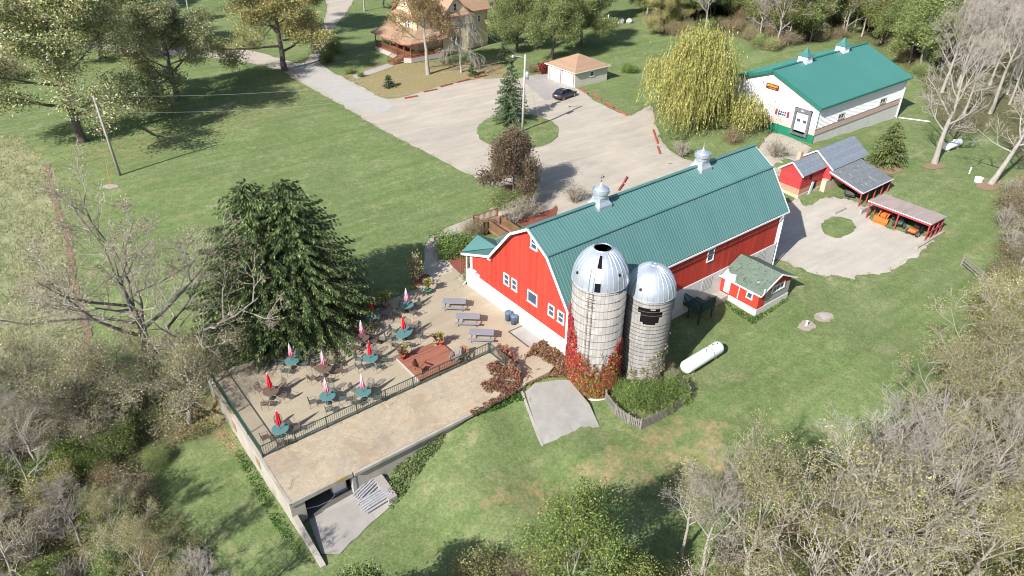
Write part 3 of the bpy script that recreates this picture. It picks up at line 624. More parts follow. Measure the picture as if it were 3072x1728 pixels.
# apron before the garage and the slab by the silo
AP = [(-22.55,-14.42),(-22.95,-17.4),(-22.2,-18.0),(-20.6,-17.5),(-19,-17.0),(-17.6,-16.6),(-16.7,-15.9),(-17.0,-14.45)]
sheet('garage_apron', smooth_loop(AP[1:7], .5, .07, 11, False)+[AP[6], AP[7], AP[0]], M['pad'], .05, grid=.8)
wg = MB(); zt = lambda y: -1.15-(-14.4-y)*.22
wg.prism([(-23.5,-14.45,-3.3),(-23.5,-18.3,-3.3),(-23.5,-18.3,zt(-18.3)),(-23.5,-14.45,zt(-14.45))],(.32,0,0)); tag(wg.build('wing_wall', M['terrace']), 'low sloping concrete wing wall beside the garage apron', 'wall')
SL = [tuple(gp(*v)[:2]) for v in [(1322,992),(1345,972),(1400,962),(1432,958),(1452,985),(1482,1024),(1508,1076),(1440,1086),(1400,1106),(1364,1121)]]
sheet('concrete_ramp', SL, M['slab'], grid=.7, skirt=.25, zf=lambda x, y: max((y+14.2)*.372+.17, ghz(x, y)+.03))
lw = MB(); a = gp(1312,985); b = gp(1364,1122); lw.beam((a.x,a.y,a.z-.15),(b.x,b.y,b.z-.15),.16,.5); tag(lw.build('ramp_kerb', M['slab']), 'low pale concrete kerb along the left edge of the ramp by the silo', 'kerb')
# ---------------- warehouse
def text_into(mb, txt, h, fn, ext=.03, bold=.0):
    """letters as real geometry: fn maps the text's (x, y, z) to the place it hangs"""
    cu = bpy.data.curves.new('t', 'FONT'); cu.body = txt; cu.size = h; cu.align_x = 'CENTER'; cu.extrude = ext; cu.offset = bold
    ob = bpy.data.objects.new('t', cu); COL.objects.link(ob)
    me = bpy.data.meshes.new_from_object(ob.evaluated_get(bpy.context.evaluated_depsgraph_get()))
    mb.add([fn(*v.co) for v in me.vertices], [tuple(p.vertices) for p in me.polygons])
    bpy.data.objects.remove(ob); bpy.data.curves.remove(cu); bpy.data.meshes.remove(me)
wx0, wx1, wy0, wy1 = 58.5, 81.3, 2.06, 17.7; wym = (wy0+wy1)/2; wo = (wx0, wy0, -1)
W = empty('warehouse', wo, label='white metal warehouse with smooth green gable roof and loading dock', cat='warehouse')
w = MB(wo)
w.face((wx0,wy0,1.2),(wx0,wy0,4.2),(wx0,wym,7.15),(wx0,wy1,4.2),(wx0,wy1,1.2)); w.face((wx1,wy1,1.2),(wx1,wy1,4.2),(wx1,wym,7.15),(wx1,wy0,4.2),(wx1,wy0,1.2))
w.face((wx0,wy0,1.2),(wx1,wy0,1.2),(wx1,wy0,4.2),(wx0,wy0,4.2)); w.face((wx1,wy1,1.2),(wx0,wy1,1.2),(wx0,wy1,4.2),(wx1,wy1,4.2))
w.build('wall', mat('white_siding', (.70,.69,.70), (.66,.65,.665), .5, rough=.6), W)
r = MB(wo); k = int((wx1-wx0)/.3)
for i in range(k+1): x = wx0+(wx1-wx0)*i/k; r.box(x-.04, wy0-.035, 1.2, x+.04, wy0, 4.18)
r.build('siding_rib', M['trim'], W)
b = MB(wo); b.box(wx0-.015, wy0-.015, .38, wx1+.015, wy1+.015, 1.2); b.build('band', mat('tan_band', (.56,.40,.33), (.5,.36,.30), 1, rough=.7), W)
bl = MB(wo); bl.box(wx0-.05, wy0-.04, 1.17, wx1+.03, wy0-.015, 1.23); bl.box(wx0-.05, wy0-.04, .35, wx1+.03, wy0-.015, .40); bl.build('band_flashing', mat('brown_flashing', (.2,.13,.11)), W)
f = MB(wo); f.box(wx0+.03, wy0+.03, -3, wx1-.03, wy1-.03, .4); f.build('foundation', M['block'], W)
g = MB(wo); g.box(wx0-.04, wy0-.03, -2.5, wx0+.05, wy1, .38); g.box(wx0-.1, 2.9, -2.5, wx0-.04, 5.5, .12); g.build('dock_base', M['green_wall'], W)
rf = MB(wo); rr = MB(wo); ov = .5
for s, y in ((1, wy0-.45), (-1, wy1+.45)):
    ze = 4.2-.45*2.95/7.82+.32
    roof_plane(rf, (wx0-ov,y,ze),(wx1+ov,y,ze),(wx1+ov,wym,7.6),(wx0-ov,wym,7.6), .12, .3, .035, .03, rr)
R_ = rf.build('roof', M['green_roof2'], W); rr.build('roof_ribs', M['green_roof2'], R_)
fc = MB(wo)
for y in (wy0-.47, wy1+.47):
    ze = 4.2-.45*2.95/7.82+.2; fc.beam((wx0-ov-.02,y,ze-.05),(wx0-ov-.02,wym,7.38),.08,.42); fc.beam((wx1+ov,y,ze-.05),(wx1+ov,wym,7.38),.08,.42)
    fc.beam((wx0-ov,y,ze),(wx1+ov,y,ze),.14,.2)
fc.beam((wx0-ov,wym,7.64),(wx1+ov,wym,7.64),.4,.06); fc.box(wx0-.03,wy0-.06,1.2,wx0+.1,wy0-.035,4.1)
fc.build('fascia', M['green_trim'], R_)
cs = MB(wo); cs.box(wx1-.1,wy0-.12,-1.9,wx1+.05,wy0-.04,4.1); cs.tube([(wx1-.4,wy0-.1,4.1),(wx1-.4,wy0-.1,-1.7)],.05,5); cs.build('corner_trim', M['trim'], W)
for x in (65.5, 75.0):
    c = MB(wo); c.box(x-.72,wym-.72,7.2,x+.72,wym+.72,8.35); cu = c.build('cupola', M['trim'], W)
    c = MB(wo); c.lathe((x,wym,8.33), [(1.25,0),(1.25,.05),(.5,.45),(.1,1.05),(.0,1.2)], 4, math.pi/4, math.pi/4+2*math.pi); c.build('cap', M['green_roof2'], cu)
    c = MB(wo); c.box(x-.75,wym-.75,7.2,x+.75,wym+.75,7.55); c.build('curb', M['trim'], cu)
dk = MB(wo); wslab(dk,'X',wx0,2.95,3.3,.15,3.5,0,.3); wslab(dk,'X',wx0,5.2,5.5,.15,3.5,0,.3); wslab(dk,'X',wx0,2.95,5.5,3.0,3.5,0,.32); wslab(dk,'X',wx0-.04,2.95,3.4,-.1,.25,.1,.4); wslab(dk,'X',wx0-.04,5.1,5.5,-.1,.25,.1,.4)
dk.build('dock_seal', mat('grey_dock_seal', (.15,.145,.165), (.11,.105,.12), 3), W)
dd = MB(wo); wslab(dd,'X',wx0,3.3,5.2,.1,3.0,0,.04)
for z in (.8, 1.5, 2.2): wslab(dd,'X',wx0,3.3,5.2,z-.02,z+.02,.04,.055)
D_ = dd.build('dock_door', mat('grey_door', (.6,.59,.58), (.55,.54,.53), 1), W)
dw = MB(wo); wslab(dw,'X',wx0,3.55,4.05,1.62,2.0,.05,.065); wslab(dw,'X',wx0,4.5,5.0,1.62,2.0,.05,.065); dw.build('door_window', M['glass'], D_)
dl = MB(wo); wslab(dl,'X',wx0,4.05,4.45,3.18,3.32,.32,.34); dl.build('dock_lamp', M['trim'], W)
lv = MB(wo); wslab(lv,'X',wx0-.1,3.35,5.15,-.05,.1,0,.5); lv.build('dock_leveller', mat('dark_steel', (.12,.13,.13), (.08,.09,.09), 3), W)
for a0, a1 in ((6.72, 8.12), (11.0, 12.4)):
    window(W, wo, 'X', wx0, a0, a1, 1.62, 2.42, M['trim'], 1, 3, .07)
    for s0, s1 in ((a0-.42, a0-.06), (a1+.06, a1+.42)):
        q = MB(wo); wslab(q,'X',wx0,s0,s1,1.6,2.45,0,.05); q.build('shutter', mat('red_shutter', (.30,.03,.05), (.25,.025,.04), 3, rough=.6), W)
for x0, x1 in ((63.6, 65.2), (74.6, 76.2)): window(W, wo, 'Y', wy0-.03, x0, x1, 1.5, 2.3, mat('grey_frame', (.5,.48,.42), (.42,.4,.36), 3), 0, 1, .12)
for x in (60.5, 70): pass
# sign
so = (wx0-.05, 9.7, 5.2)
S = empty('wall_sign', so, label='dark red sign with yellow lettering high on the white warehouse gable', cat='sign')
m = MB(); n = 5; pts = []
for cx, cy, a0 in ((.86,.22,0),(-.86,.22,90),(-.86,-.22,180),(.86,-.22,270)):
    for i in range(n): a = math.radians(a0+90*i/(n-1)); pts.append((0, cx+.16*math.cos(a), cy+.16*math.sin(a)))
m.prism(pts, (-.06, 0, 0)); m.build('board', mat('maroon_board', (.13,.03,.03), (.10,.025,.025), 3, rough=.5), S)
t = MB(); text_into(t, 'BOTHAM', .37, lambda x, y, z: (-.075-z, -x*1.08, y-.03), .01, .004); t.build('lettering', mat('yellow_letters', (.80,.50,.04), (.75,.46,.04), 2, rough=.5), S)
t = MB(); text_into(t, 'VINEYARDS', .2, lambda x, y, z: (-.075-z, -x*1.08, y-.29), .01, .0); t.build('lettering', mat('orange_letters', (.72,.30,.04), (.66,.27,.04), 2, rough=.5), S)
m = MB(); m.beam((-.075,-.95,.33),(-.075,.95,.33),.02,.02,(0,0,1)); m.build('border', bpy.data.materials['orange_letters'], S)
p = MB(); p.tube([(81.2,1.6,-1.75),(83.2,-2.2,-1.72)],.09,6); tag(p.build('drain_pipe', M['trim']), 'white drain pipe lying in the grass at the warehouse corner', 'pipe')
# ---------------- red brick-footed shed with its lean-to
ro = (43.5,-6,-1.6)
S = empty('red_shed', ro, label='old red lap-sided shed with grey shingle roof, chimney and open lean-to', cat='shed')
w = MB(ro); x0, x1, y0, y1 = 43.5, 48.2, -6.0, -3.1; ym = (y0+y1)/2
w.face((x0,y0,-.4),(x0,y0,1.32),(x0,ym,2.5),(x0,y1,1.32),(x0,y1,-.4)); w.face((x0,y0,-.4),(x1,y0,-.4),(x1,y0,1.32),(x0,y0,1.32)); w.face((x1,y1,-.4),(x0,y1,-.4),(x0,y1,1.32),(x1,y1,1.32))
w.box(48.2,-7.0,-.1,48.35,-2.5,1.25); w.face((48.2,-7.0,1.25),(48.2,-2.5,1.25),(48.2,-4.66,2.85)); w.box(48.35,-6.6,-.2,55.7,-2.6,1.3); w.face((55.7,-6.6,1.3),(55.7,-2.6,1.3),(55.7,-4.6,2.8))
w.build('wall', M['red_lap'], S)
bk = MB(ro); bk.box(x0+.02,y0+.02,-1.15,48.2,y1-.02,-.4); bk.build('brick_base', mat('old_brick', (.42,.16,.09), (.50,.27,.18), 5, (1,1,2.5), .9, .1, spots=(6,.56,(.5,.36,.27))), S)
fd = MB(ro); fd.box(x0-.05,y0-.06,-2.4,48.2,y1,-1.15); fd.box(47.6,-6.9,-2.2,48.2,-6.3,-.1); fd.box(48.2,-6.9,-2.4,55.7,-2.6,-.25); fd.build('foundation', mat('stone_base', (.52,.46,.36), (.4,.34,.24), 1.5, rough=.95, grime=((.4,.3,.1), 2, .58)), S)
rf = MB(ro); pk = (2.62, ym)
roof_plane(rf,(x0-.25,y0-.28,1.38),(x1,y0-.28,1.38),(x1,ym,2.68),(x0-.25,ym,2.68),.09); roof_plane(rf,(x1,y1+.28,1.38),(x0-.25,y1+.28,1.38),(x0-.25,ym,2.68),(x1,ym,2.68),.09)
roof_plane(rf,(48.0,-7.15,1.3),(56.0,-7.15,1.3),(56.0,-4.62,3.02),(48.0,-4.62,3.02),.1); roof_plane(rf,(56,-2.2,1.3),(48.0,-2.2,1.3),(48.0,-4.62,3.02),(56,-4.62,3.02),.1)
rf.build('roof', M['shingle_grey'], S)
lt = MB(ro); roof_plane(lt,(47.6,-11.6,.1),(54.3,-11.6,.1),(54.3,-7.0,1.2),(47.6,-7.0,1.2),.1); lt.build('lean_to_roof', M['shingle_weathered'], S)
tm = MB(ro)
for a, b in (((x0-.27,y0-.28,1.3),(x0-.27,ym,2.62)),((x0-.27,y1+.28,1.3),(x0-.27,ym,2.62)),((47.98,-7.17,1.22),(47.98,-4.62,2.95)),((47.98,-2.2,1.22),(47.98,-4.62,2.95))): tm.beam(a, b, .06, .14)
tm.beam((47.58,-11.6,.02),(47.58,-7.0,1.12),.05,.12); tm.beam((47.6,-11.62,.05),(54.3,-11.62,.05),.05,.1); tm.build('trim', M['trim'], S)
bm_ = MB(ro); bm_.beam((47.7,-11.4,-.12),(47.7,-7.0,.95),.1,.24); bm_.beam((47.7,-11.4,-.12),(54.2,-11.4,-.12),.1,.2); bm_.build('beam', M['red_paint'], S)
for x, y in ((47.7,-11.4),(49.3,-11.4),(50.9,-11.4),(52.5,-11.4),(54.1,-11.4)):
    q = MB(ro); q.beam((x,y,-2.2),(x,y,-.1),.13,.13); q.build('post', M['red_paint'], S)
bw = MB(ro); bw.box(54.2,-11.4,-2.2,54.35,-6.6,.3); bw.box(48.5,-6.75,-2.2,54.3,-6.6,1.0); bw.build('lean_to_wall', mat('dark_boards', (.1,.07,.055), (.06,.045,.035), 3), S)
ch = MB(ro); ch.box(45.05,-4.3,1.8,45.55,-3.85,3.35); ch.build('chimney', mat('tan_brick', (.5,.36,.25), (.38,.27,.19), 6, (1,1,2)), S)
sl = MB(ro); sl.box(46.0,-6.05,-1.75,46.9,-6.0,-.1); sl.build('doorway', M['dark'], S); sl = MB(ro); sl.beam((45.6,-6.15,-1.7),(46.05,-6.1,-.05),.06,.5,(1,0,0)); sl.build('door', mat('pale_door', (.66,.70,.78), (.5,.55,.64), 3), S)
q = MB(ro); q.box(45.2,-6.04,.35,45.6,-6.0,1.0); q.build('window', M['dark'], S)
# long open carport
co_ = (45.8,-20.2,-1.7)
S = empty('carport', co_, label='low open-sided carport on red posts with a flat brownish roof', cat='carport')
rf = MB(co_); roof_plane(rf,(45.5,-20.5,.42),(45.5,-13.3,.42),(48.95,-13.3,.3),(48.95,-20.5,.3),.1); rf.build('roof', mat('brown_rolled_roof', (.36,.29,.26), (.27,.215,.195), 1, (.4,1.5,1), rough=.95, grime=((.2,.16,.145), .8, .6)), S)
bm_ = MB(co_); bm_.beam((45.6,-20.4,.2),(45.6,-13.4,.2),.1,.24); bm_.beam((45.6,-20.35,.15),(48.9,-20.35,.12),.08,.18); bm_.beam((45.7,-20.35,-.75),(48.8,-20.35,-.75),.06,.14); bm_.build('beam', M['red_paint'], S)
wt = MB(co_); wt.beam((45.47,-20.5,.39),(45.47,-13.3,.39),.05,.08); wt.build('trim', M['trim'], S)
for x, y in ((45.65,-20.3),(45.65,-16.9),(45.65,-13.55),(46.7,-20.3),(47.8,-20.3),(48.8,-20.3),(47.2,-13.6),(48.8,-13.6)):
    q = MB(co_); q.beam((x,y,-2.3),(x,y,.25),.13,.13); q.build('post', M['red_paint'], S)
bw = MB(co_); bw.box(48.9,-20.3,-2.3,49,-13.5,.15); bw.build('back_wall', mat('carport_boards', (.09,.06,.05), (.06,.045,.04), 3), S)
fw_ = MB(co_); fw_.box(43.2,-20.75,-2.6,49.1,-20.5,-1.45); fw_.build('footing', M['terrace'], S)
# retaining walls of the farm yard
m = MB(); m.box(45.9,-12.75,-2.3,52.5,-12.5,-1.15); tag(m.build('yard_wall', M['concrete']), 'low grey concrete wall between the lean-to and the carport', 'wall')
ka = gp(2098,541); kb = gp(2126,527); m = MB(); m.beam(tuple(ka+ZUP*.12),tuple(kb+ZUP*.12),.2,.3); tag(m.build('kerb_block', M['concrete']), 'short concrete kerb by the round grass patch', 'kerb')
# ---------------- small shed against the barn
so = (19.1,-18.05,-1.6)
S = empty('milk_house', so, label='small red shed with mossy green shingle roof against the barn side', cat='shed')
x0, x1, y0, y1, xm = 19.1, 23.85, -18.05, -13.9, 21.5
w = MB(so); w.face((x0,y1,-.9),(x0,y0,-.9),(x0,y0,.92),(x0,y1,.92)); w.face((x1,y0,-.9),(x1,y1,-.9),(x1,y1,.92),(x1,y0,.92)); w.face((x0,y0,.5),(x1,y0,.5),(x1,y0,.95),(xm,y0,2.02),(x0,y0,.95)); w.box(x0,y0-.02,-.9,x0+1.0,y0,.6)
w.build('wall', M['red_lap2'], S)
bk = MB(so); bk.face((x0+1.,y0,-1),(x1,y0,-1),(x1,y0,.5),(x0+1.,y0,.5)); bk.build('block_wall', mat('grey_blocks', (.36,.34,.325), (.27,.255,.245), 3, (1,1,2), boards=(2,.2,.12)), S)
f = MB(so); f.box(x0-.05,y0-.05,-2.6,x1+.05,y1,-.9); f.build('foundation', M['block'], S)
rf = MB(so)
roof_plane(rf,(x0-.35,y1,.86),(x0-.35,y0-.4,.86),(xm,y0-.4,2.16),(xm,y1,2.16),.08); roof_plane(rf,(x1+.35,y0-.4,.86),(x1+.35,y1,.86),(xm,y1,2.16),(xm,y0-.4,2.16),.08)
M['moss_roof'] = mat('mossy_shingles', (.105,.15,.112), (.155,.19,.155), 1.5, rough=.95, spec=.1, grime=((.055,.062,.05), 4.2, .53), spots=(1.1,.66,(.36,.38,.38)), boards=(2,.1,.08))
rf.build('roof', M['moss_roof'], S)
pw = MB(so); pw.prism([(x0-.36,-14.05,.885),(x0-.36,-15.6,.885),(x0+.3,-15.2,1.245),(x0+.15,-14.6,1.165),(x0+.5,-14.05,1.355)],(0,0,.012)); pw.build('bare_patch', mat('worn_white', (.6,.6,.62), (.4,.41,.42), 5), S)
tm = MB(so)
for a, b in (((x0-.37,y1,.80),(x0-.37,y0-.4,.80)),((x0-.35,y0-.42,.80),(xm,y0-.42,2.1)),((x1+.35,y0-.42,.80),(xm,y0-.42,2.1))): tm.beam(a, b, .06, .13)
tm.beam((x0-.1,-16.05,.75),(x0-.06,-15.95,-.75),.07,.07); tm.box(x0-.12,y0-.5,1.1,x0+.05,y0-.42,1.5); tm.build('trim', M['trim'], S)
window(S, so, 'X', x0, -16.8, -17.45, -.2, .5, M['trim'], 0, 0, .09); window(S, so, 'Y', y0-.0, 21.0, 22.9, .05, .8, M['trim'], 0, 2, .1)
dr = MB(so); wslab(dr,'X',x0,-14.35,-14.98,-.75,.8,0,.05); dr.build('door', M['white'], S)
stp = MB(so); stp.box(17.5,-15.0,-1.7,19.1,-13.95,-.9); stp.box(17.0,-15.0,-1.8,17.5,-13.95,-1.2); stp.build('step', M['concrete'], S)
# ---------------- two-bay garage
go = (47.25,38,0); x0, x1, y0, y1 = 47.25, 54.4, 38.0, 44.7
S = empty('garage', go, label='two-bay cream garage with a tan hip roof behind the parked car', cat='garage')
w = MB(go); w.box(x0,y0,-.2,x1,y1,2.5); w.build('wall', mat('garage_siding', (.56,.53,.45), (.5,.47,.4), 1, boards=(2,.18,.05), bd=.006), S)
rf = MB(go); e0, e1, f0, f1 = x0-.4, x1+.4, y0-.4, y1+.4; ap = ((x0+x1)/2, (y0+y1)/2, 4.25); ze = 2.48
C4 = [(e0,f0,ze),(e1,f0,ze),(e1,f1,ze),(e0,f1,ze)]
rf.add(C4+[ap], [(0,1,4),(1,2,4),(2,3,4),(3,0,4),(3,2,1,0)]); rf.build('roof', M['shingle_tan'], S)
fc = MB(go)
for a, b in zip(C4, C4[1:]+C4[:1]): fc.beam((a[0],a[1],ze-.05),(b[0],b[1],ze-.05),.05,.14)
fc.build('fascia', mat('cream_trim', (.7,.64,.55), (.62,.56,.48), 2), S)
for a0, a1 in ((38.35,40.95),(41.5,44.1)):
    d = MB(go); wslab(d,'X',x0,a0,a1,.05,2.15,0,.04)
    for z in (.55,1.08,1.6): wslab(d,'X',x0,a0,a1,z-.012,z+.012,.04,.05)
    d.build('garage_door', M['white'], S)
    t = MB(go); wslab(t,'X',x0,a0-.1,a0,.05,2.25,0,.07); wslab(t,'X',x0,a1,a1+.1,.05,2.25,0,.07); wslab(t,'X',x0,a0,a1,2.15,2.25,0,.07); t.build('door_frame', mat('maroon_frame', (.22,.06,.07), (.18,.05,.06), 2), S)
window(S, go, 'Y', y0, 50.4, 51.4, 1.2, 2.15, M['trim'], 0, 0, .14)
# ---------------- house
ho = (36.5,67.4,0)
S = empty('house', ho, label='cream two-storey house with tan roofs and a brown wooden corner porch', cat='house')
hx0, hx1, hy0, hy1 = 36.6, 52.0, 68.3, 75.6; hym = (hy0+hy1)/2; zt = 6.9
w = MB(ho); w.box(hx0,hy0,.5,hx1,hy1,zt); w.face((hx0,hy0,zt),(hx0,hym,11.2),(hx0,hy1,zt)); w.face((hx1,hy1,zt),(hx1,hym,11.2),(hx1,hy0,zt))
w.box(41.2,66.9,.5,46.6,68.3,zt); w.face((41.2,66.9,zt),(46.6,66.9,zt),(43.9,66.9,9.8)); w.build('wall', M['cream'], S)
f = MB(ho); f.box(hx0-.03,hy0-.03,-.2,hx1+.03,hy1+.03,.5); f.box(41.15,66.85,-.2,46.65,68.3,.5); f.build('foundation', mat('cream_stone', (.6,.46,.28), (.45,.35,.22), 2.5, (1,1,2), .9), S)
rf = MB(ho)
roof_plane(rf,(hx0-.6,hy0-.6,zt-.25),(hx1+.5,hy0-.6,zt-.25),(hx1+.5,hym,11.35),(hx0-.6,hym,11.35),.14); roof_plane(rf,(hx1+.5,hy1+.6,zt-.25),(hx0-.6,hy1+.6,zt-.25),(hx0-.6,hym,11.35),(hx1+.5,hym,11.35),.14)
roof_plane(rf,(40.7,66.4,zt-.35),(40.7,70.5,zt-.35),(43.9,70.5,10.),(43.9,66.4,10.),.12); roof_plane(rf,(47.1,70.5,zt-.35),(47.1,66.4,zt-.35),(43.9,66.4,10.),(43.9,70.5,10.),.12)
rf.prism([(hx0-.65,hy0-.6,zt-.25),(hx0-.02,hy0-.6,zt-.25),(hx0-.02,hy0-.6,zt+.45)],(0,hy1-hy0+1.2,0)); rf.prism([(41.2,66.25,zt-.3),(41.2,66.88,zt-.3),(41.2,66.88,zt+.3)],(5.4,0,0))
rf.build('roof', M['shingle_tan'], S)
fc = MB(ho)
for a, b in (((hx0-.62,hy0-.6,zt-.35),(hx0-.62,hym,11.25)),((hx0-.62,hy1+.6,zt-.35),(hx0-.62,hym,11.25)),((hx0-.66,hy0-.6,zt-.32),(hx0-.66,hy1+.6,zt-.32)),((hx0-.6,hy0-.62,zt-.34),(41,hy0-.62,zt-.34)),((46.8,hy0-.62,zt-.34),(hx1+.5,hy0-.62,zt-.34)),((40.9,66.22,zt-.36),(47,66.22,zt-.36))): fc.beam(a, b, .07, .18)
fc.build('fascia', mat('maroon_trim', (.30,.10,.10), (.26,.09,.09), 2), S)
cb = MB(ho)
for x, y in ((hx0,hy0),(41.2,66.9),(46.6,66.9),(hx1,hy0)): cb.box(x-.05,y-.05,.5,x+.08,y+.08,zt)
cb.build('corner_board', mat('cream_board', (.8,.7,.5), (.74,.64,.46), 2), S)
for y0_, y1_ in ((70.6,71.35),(71.5,72.25)): window(S, ho, 'X', hx0, y0_, y1_, 4.6, 6.3, M['trim'], 1, 0, .09)
window(S, ho, 'X', hx0, 71.6, 72.3, 8.3, 9.4, M['trim'], 1, 0, .09)
for x0_, x1_, yy, z0_, z1_ in ((42.9,43.75,66.9,4.4,6.1),(43.9,44.75,66.9,4.4,6.1),(48.6,49.5,68.3,2.2,3.9),(49.8,50.4,68.3,4.4,5.6),(43,43.8,66.9,1.4,2.9),(44,44.8,66.9,1.4,2.9),(39.2,39.9,68.3,4.6,6.0),(43.5,44.3,66.9,7.3,8.7)): window(S, ho, 'Y', yy, x0_, x1_, z0_, z1_, M['trim'], 1, 0, .09)
ps = MB(ho); ps.beam((47.6,68.2,6.6),(47.6,68.2,.1),.1,.1); ps.build('downspout', M['trim'], S)
# porch: its own part group
px0, px1, py0, py1, dz = 32.8, 41.0, 65.9, 77.2, 1.0
fl = MB(ho); L = [(px0+.9,py0),(px1-.4,py0),(px1-.4,hy0),(hx0,hy0),(hx0,py1),(px0,py1),(px0,py0+.9)]
fl.prism([(x,y,dz-.2) for x, y in L[::-1]][::-1],(0,0,.2)); P = fl.build('porch', M['wood_brown'], S)
sk = MB(ho)
for (a, b), (c, d) in zip([(px0,py1)]+L[6:]+L[:3], L[6:]+L[:3]): sk.beam((a,b,.4),(c,d,.4),.06,.8)
sk.build('lattice_skirt', mat('grey_lattice', (.52,.45,.44), (.3,.24,.23), 14, rough=.9), P)
rr = MB(ho); ez, tz = 3.35, 4.75; o_ = .45
A1, A2, A3, A4 = (px0-o_,py1+o_,ez),(px0-o_,py0+.7,ez),(px0+.7,py0-o_,ez),(px1,py0-o_,ez)
T1, T2, T3 = (hx0,py1+o_,tz),(hx0,hy0,tz),(px1,hy0,tz)
for q in ((A1,T1,T2,A2),(A2,T2,A3),(A3,T2,T3,A4)): rr.add(q, [tuple(range(len(q)))[::-1]])
for a, b in ((A1,A2),(A2,A3),(A3,A4)): rr.beam((a[0],a[1],ez-.08),(b[0],b[1],ez-.08),.08,.02)
rr.build('porch_roof', M['shingle_tan'], P)
fc = MB(ho)
for a, b in ((A1,A2),(A2,A3),(A3,A4)): fc.beam((a[0],a[1],ez-.1),(b[0],b[1],ez-.1),.07,.2)
fc.build('porch_fascia', mat('rose_trim', (.42,.11,.12), (.36,.1,.1), 2), P)
pos = [(px0+.1,y) for y in (77.1,74.3,71.6,69.1,66.8)]+[(px0+.95,py0+.1),(36.6,py0+.1),(40.4,py0+.1)]
for x, y in pos:
    q = MB(ho); q.beam((x,y,dz),(x,y,3.25),.14,.14); q.build('porch_post', M['wood_brown'], P)
rl = MB(ho)
for (a, b), (c, d) in zip(pos, pos[1:]):
    if (a, b) == pos[3]: continue
    rl.beam((a,b,dz+.9),(c,d,dz+.9),.08,.06); rl.beam((a,b,dz+.15),(c,d,dz+.15),.06,.06); n = int(math.hypot(c-a,d-b)/.16)
    for i in range(1, n): t = i/n; rl.beam((a+(c-a)*t,b+(d-b)*t,dz+.15),(a+(c-a)*t,b+(d-b)*t,dz+.9),.04,.04)
rl.build('porch_railing', M['wood_brown'], P)
st = MB(ho)
for i in range(6): st.box(px0-.35*(i+1),67.0,dz-.17*(i+1)-.06,px0-.35*i,68.9,dz-.17*(i+1))
st.beam((px0,66.95,dz-.25),(px0-2.1,66.95,-.1),.06,.25); st.beam((px0,68.95,dz-.25),(px0-2.1,68.95,-.1),.06,.25)
for y in (66.95,68.95):
    st.beam((px0,y,dz+.9),(px0-2.1,y,.95),.07,.06); st.beam((px0-2.1,y,0),(px0-2.1,y,1.0),.1,.1)
    for i in range(1,12): x = px0-2.1*i/12; zz = dz-1.0*i/12; st.beam((x,y,zz-.1),(x,y,zz+.88),.04,.04)
st.build('porch_steps', M['wood_brown'], P)
# ---------------- railings, decks, fences
def railing(name, label, pts, h, sp, m, cat='railing', pw=.07, bw=.022, every=2.4, top=.05):
    S = empty(name, pts[0], label=label, cat=cat); o = pts[0]
    for a, b in zip(pts, pts[1:]):
        a = Vector(a); b = Vector(b); n = max(1, round((b-a).length/every)); r = MB(o)
        r.beam(a+ZUP*h, b+ZUP*h, top, top); r.beam(a+ZUP*.12, b+ZUP*.12, top*.8, top*.8); r.build('rail', m, S)
        q = MB(o); k = int((b-a).length/sp)
        for i in range(1, k): p = a.lerp(b, i/k); q.beam(p+ZUP*.12, p+ZUP*h, bw, bw)
        q.build('baluster_panel', m, S)
        for i in range(n+1):
            p = a.lerp(b, i/n); w = MB(o); w.beam(p, p+ZUP*(h+.04), pw, pw); w.build('post', m, S)
    return S
railing('metal_railing', 'long green metal railing across the terrace from its front corner past the deck', [(-23.3,-9.6,.03),(-4.55,-9.6,.03)], 1.02, .155, M['green_metal'])
railing('metal_railing', 'green metal railing along the left edge of the terrace by the bare oak', [(-23.3,1.0,.03),(-23.3,-9.5,.03)], 1.02, .155, M['green_metal'])
railing('metal_railing', 'short green metal railing overgrown with red vine near the silo', [(-4.5,-9.7,.03),(-4.45,-13.6,.03)], 1.02, .155, M['green_metal'])
railing('metal_railing', 'dark low railing between the patio and the big spruces', [(-23.2,1.15,.0),(-12.2,1.5,.0)], .9, .2, M['dark_metal'])
D = empty('platform_deck', (-10.85,-9.3,0), label='low reddish wooden deck platform on the sandy patio', cat='deck'); o = (-10.85,-9.3,0)
m = MB(o); n = 24
for i in range(n): y = -9.3+3.4*i/n; m.box(-10.85,y+.006,.2,-6.95,y+3.4/n-.006,.24)
m.build('boards', M['deck'], D)
m = MB(o); m.box(-10.83,-9.28,.03,-6.97,-5.93,.195); m.build('frame', M['wood_brown'], D)
m = MB(o); m.box(-10.9,-9.35,.03,-10.86,-5.85,.23); m.build('edge_strip', M['concrete'], D)
# wooden access ramp by the barn entrance
D = empty('wooden_ramp', (6.8,6.7,0), label='brown wooden ramp deck with railings beside the barn entrance', cat='ramp'); o = (6.8,6.7,0)
m = MB(o); m.box(6.8,6.8,.42,9.9,8.6,.5); m.box(7.3,2.0,.42,9.0,6.8,.5); m.build('boards', mat('ramp_boards', (.36,.2,.145), (.28,.155,.11), 3, (1,2,1), boards=(1,.14,.18)), D)
def wrail(P):
    for a, b in zip(P, P[1:]):
        a = Vector(a); b = Vector(b); r = MB(o); r.beam(a+ZUP*.95, b+ZUP*.95, .14, .05); r.beam(a+ZUP*.1, b+ZUP*.1, .06, .06); r.build('rail', M['wood_brown'], D)
        q = MB(o); k = int((b-a).length/.15)
        for i in range(k+1): p = a.lerp(b, i/k); q.beam(p-ZUP*.3, p+ZUP*.93, .05, .05)
        q.build('baluster_panel', mat('ramp_baluster', (.3,.19,.09), (.22,.14,.07), 4), D)
        for p in (a, b): w = MB(o); w.beam(p-ZUP*.5, p+ZUP*1.0, .11, .11); w.build('post', M['wood_brown'], D)
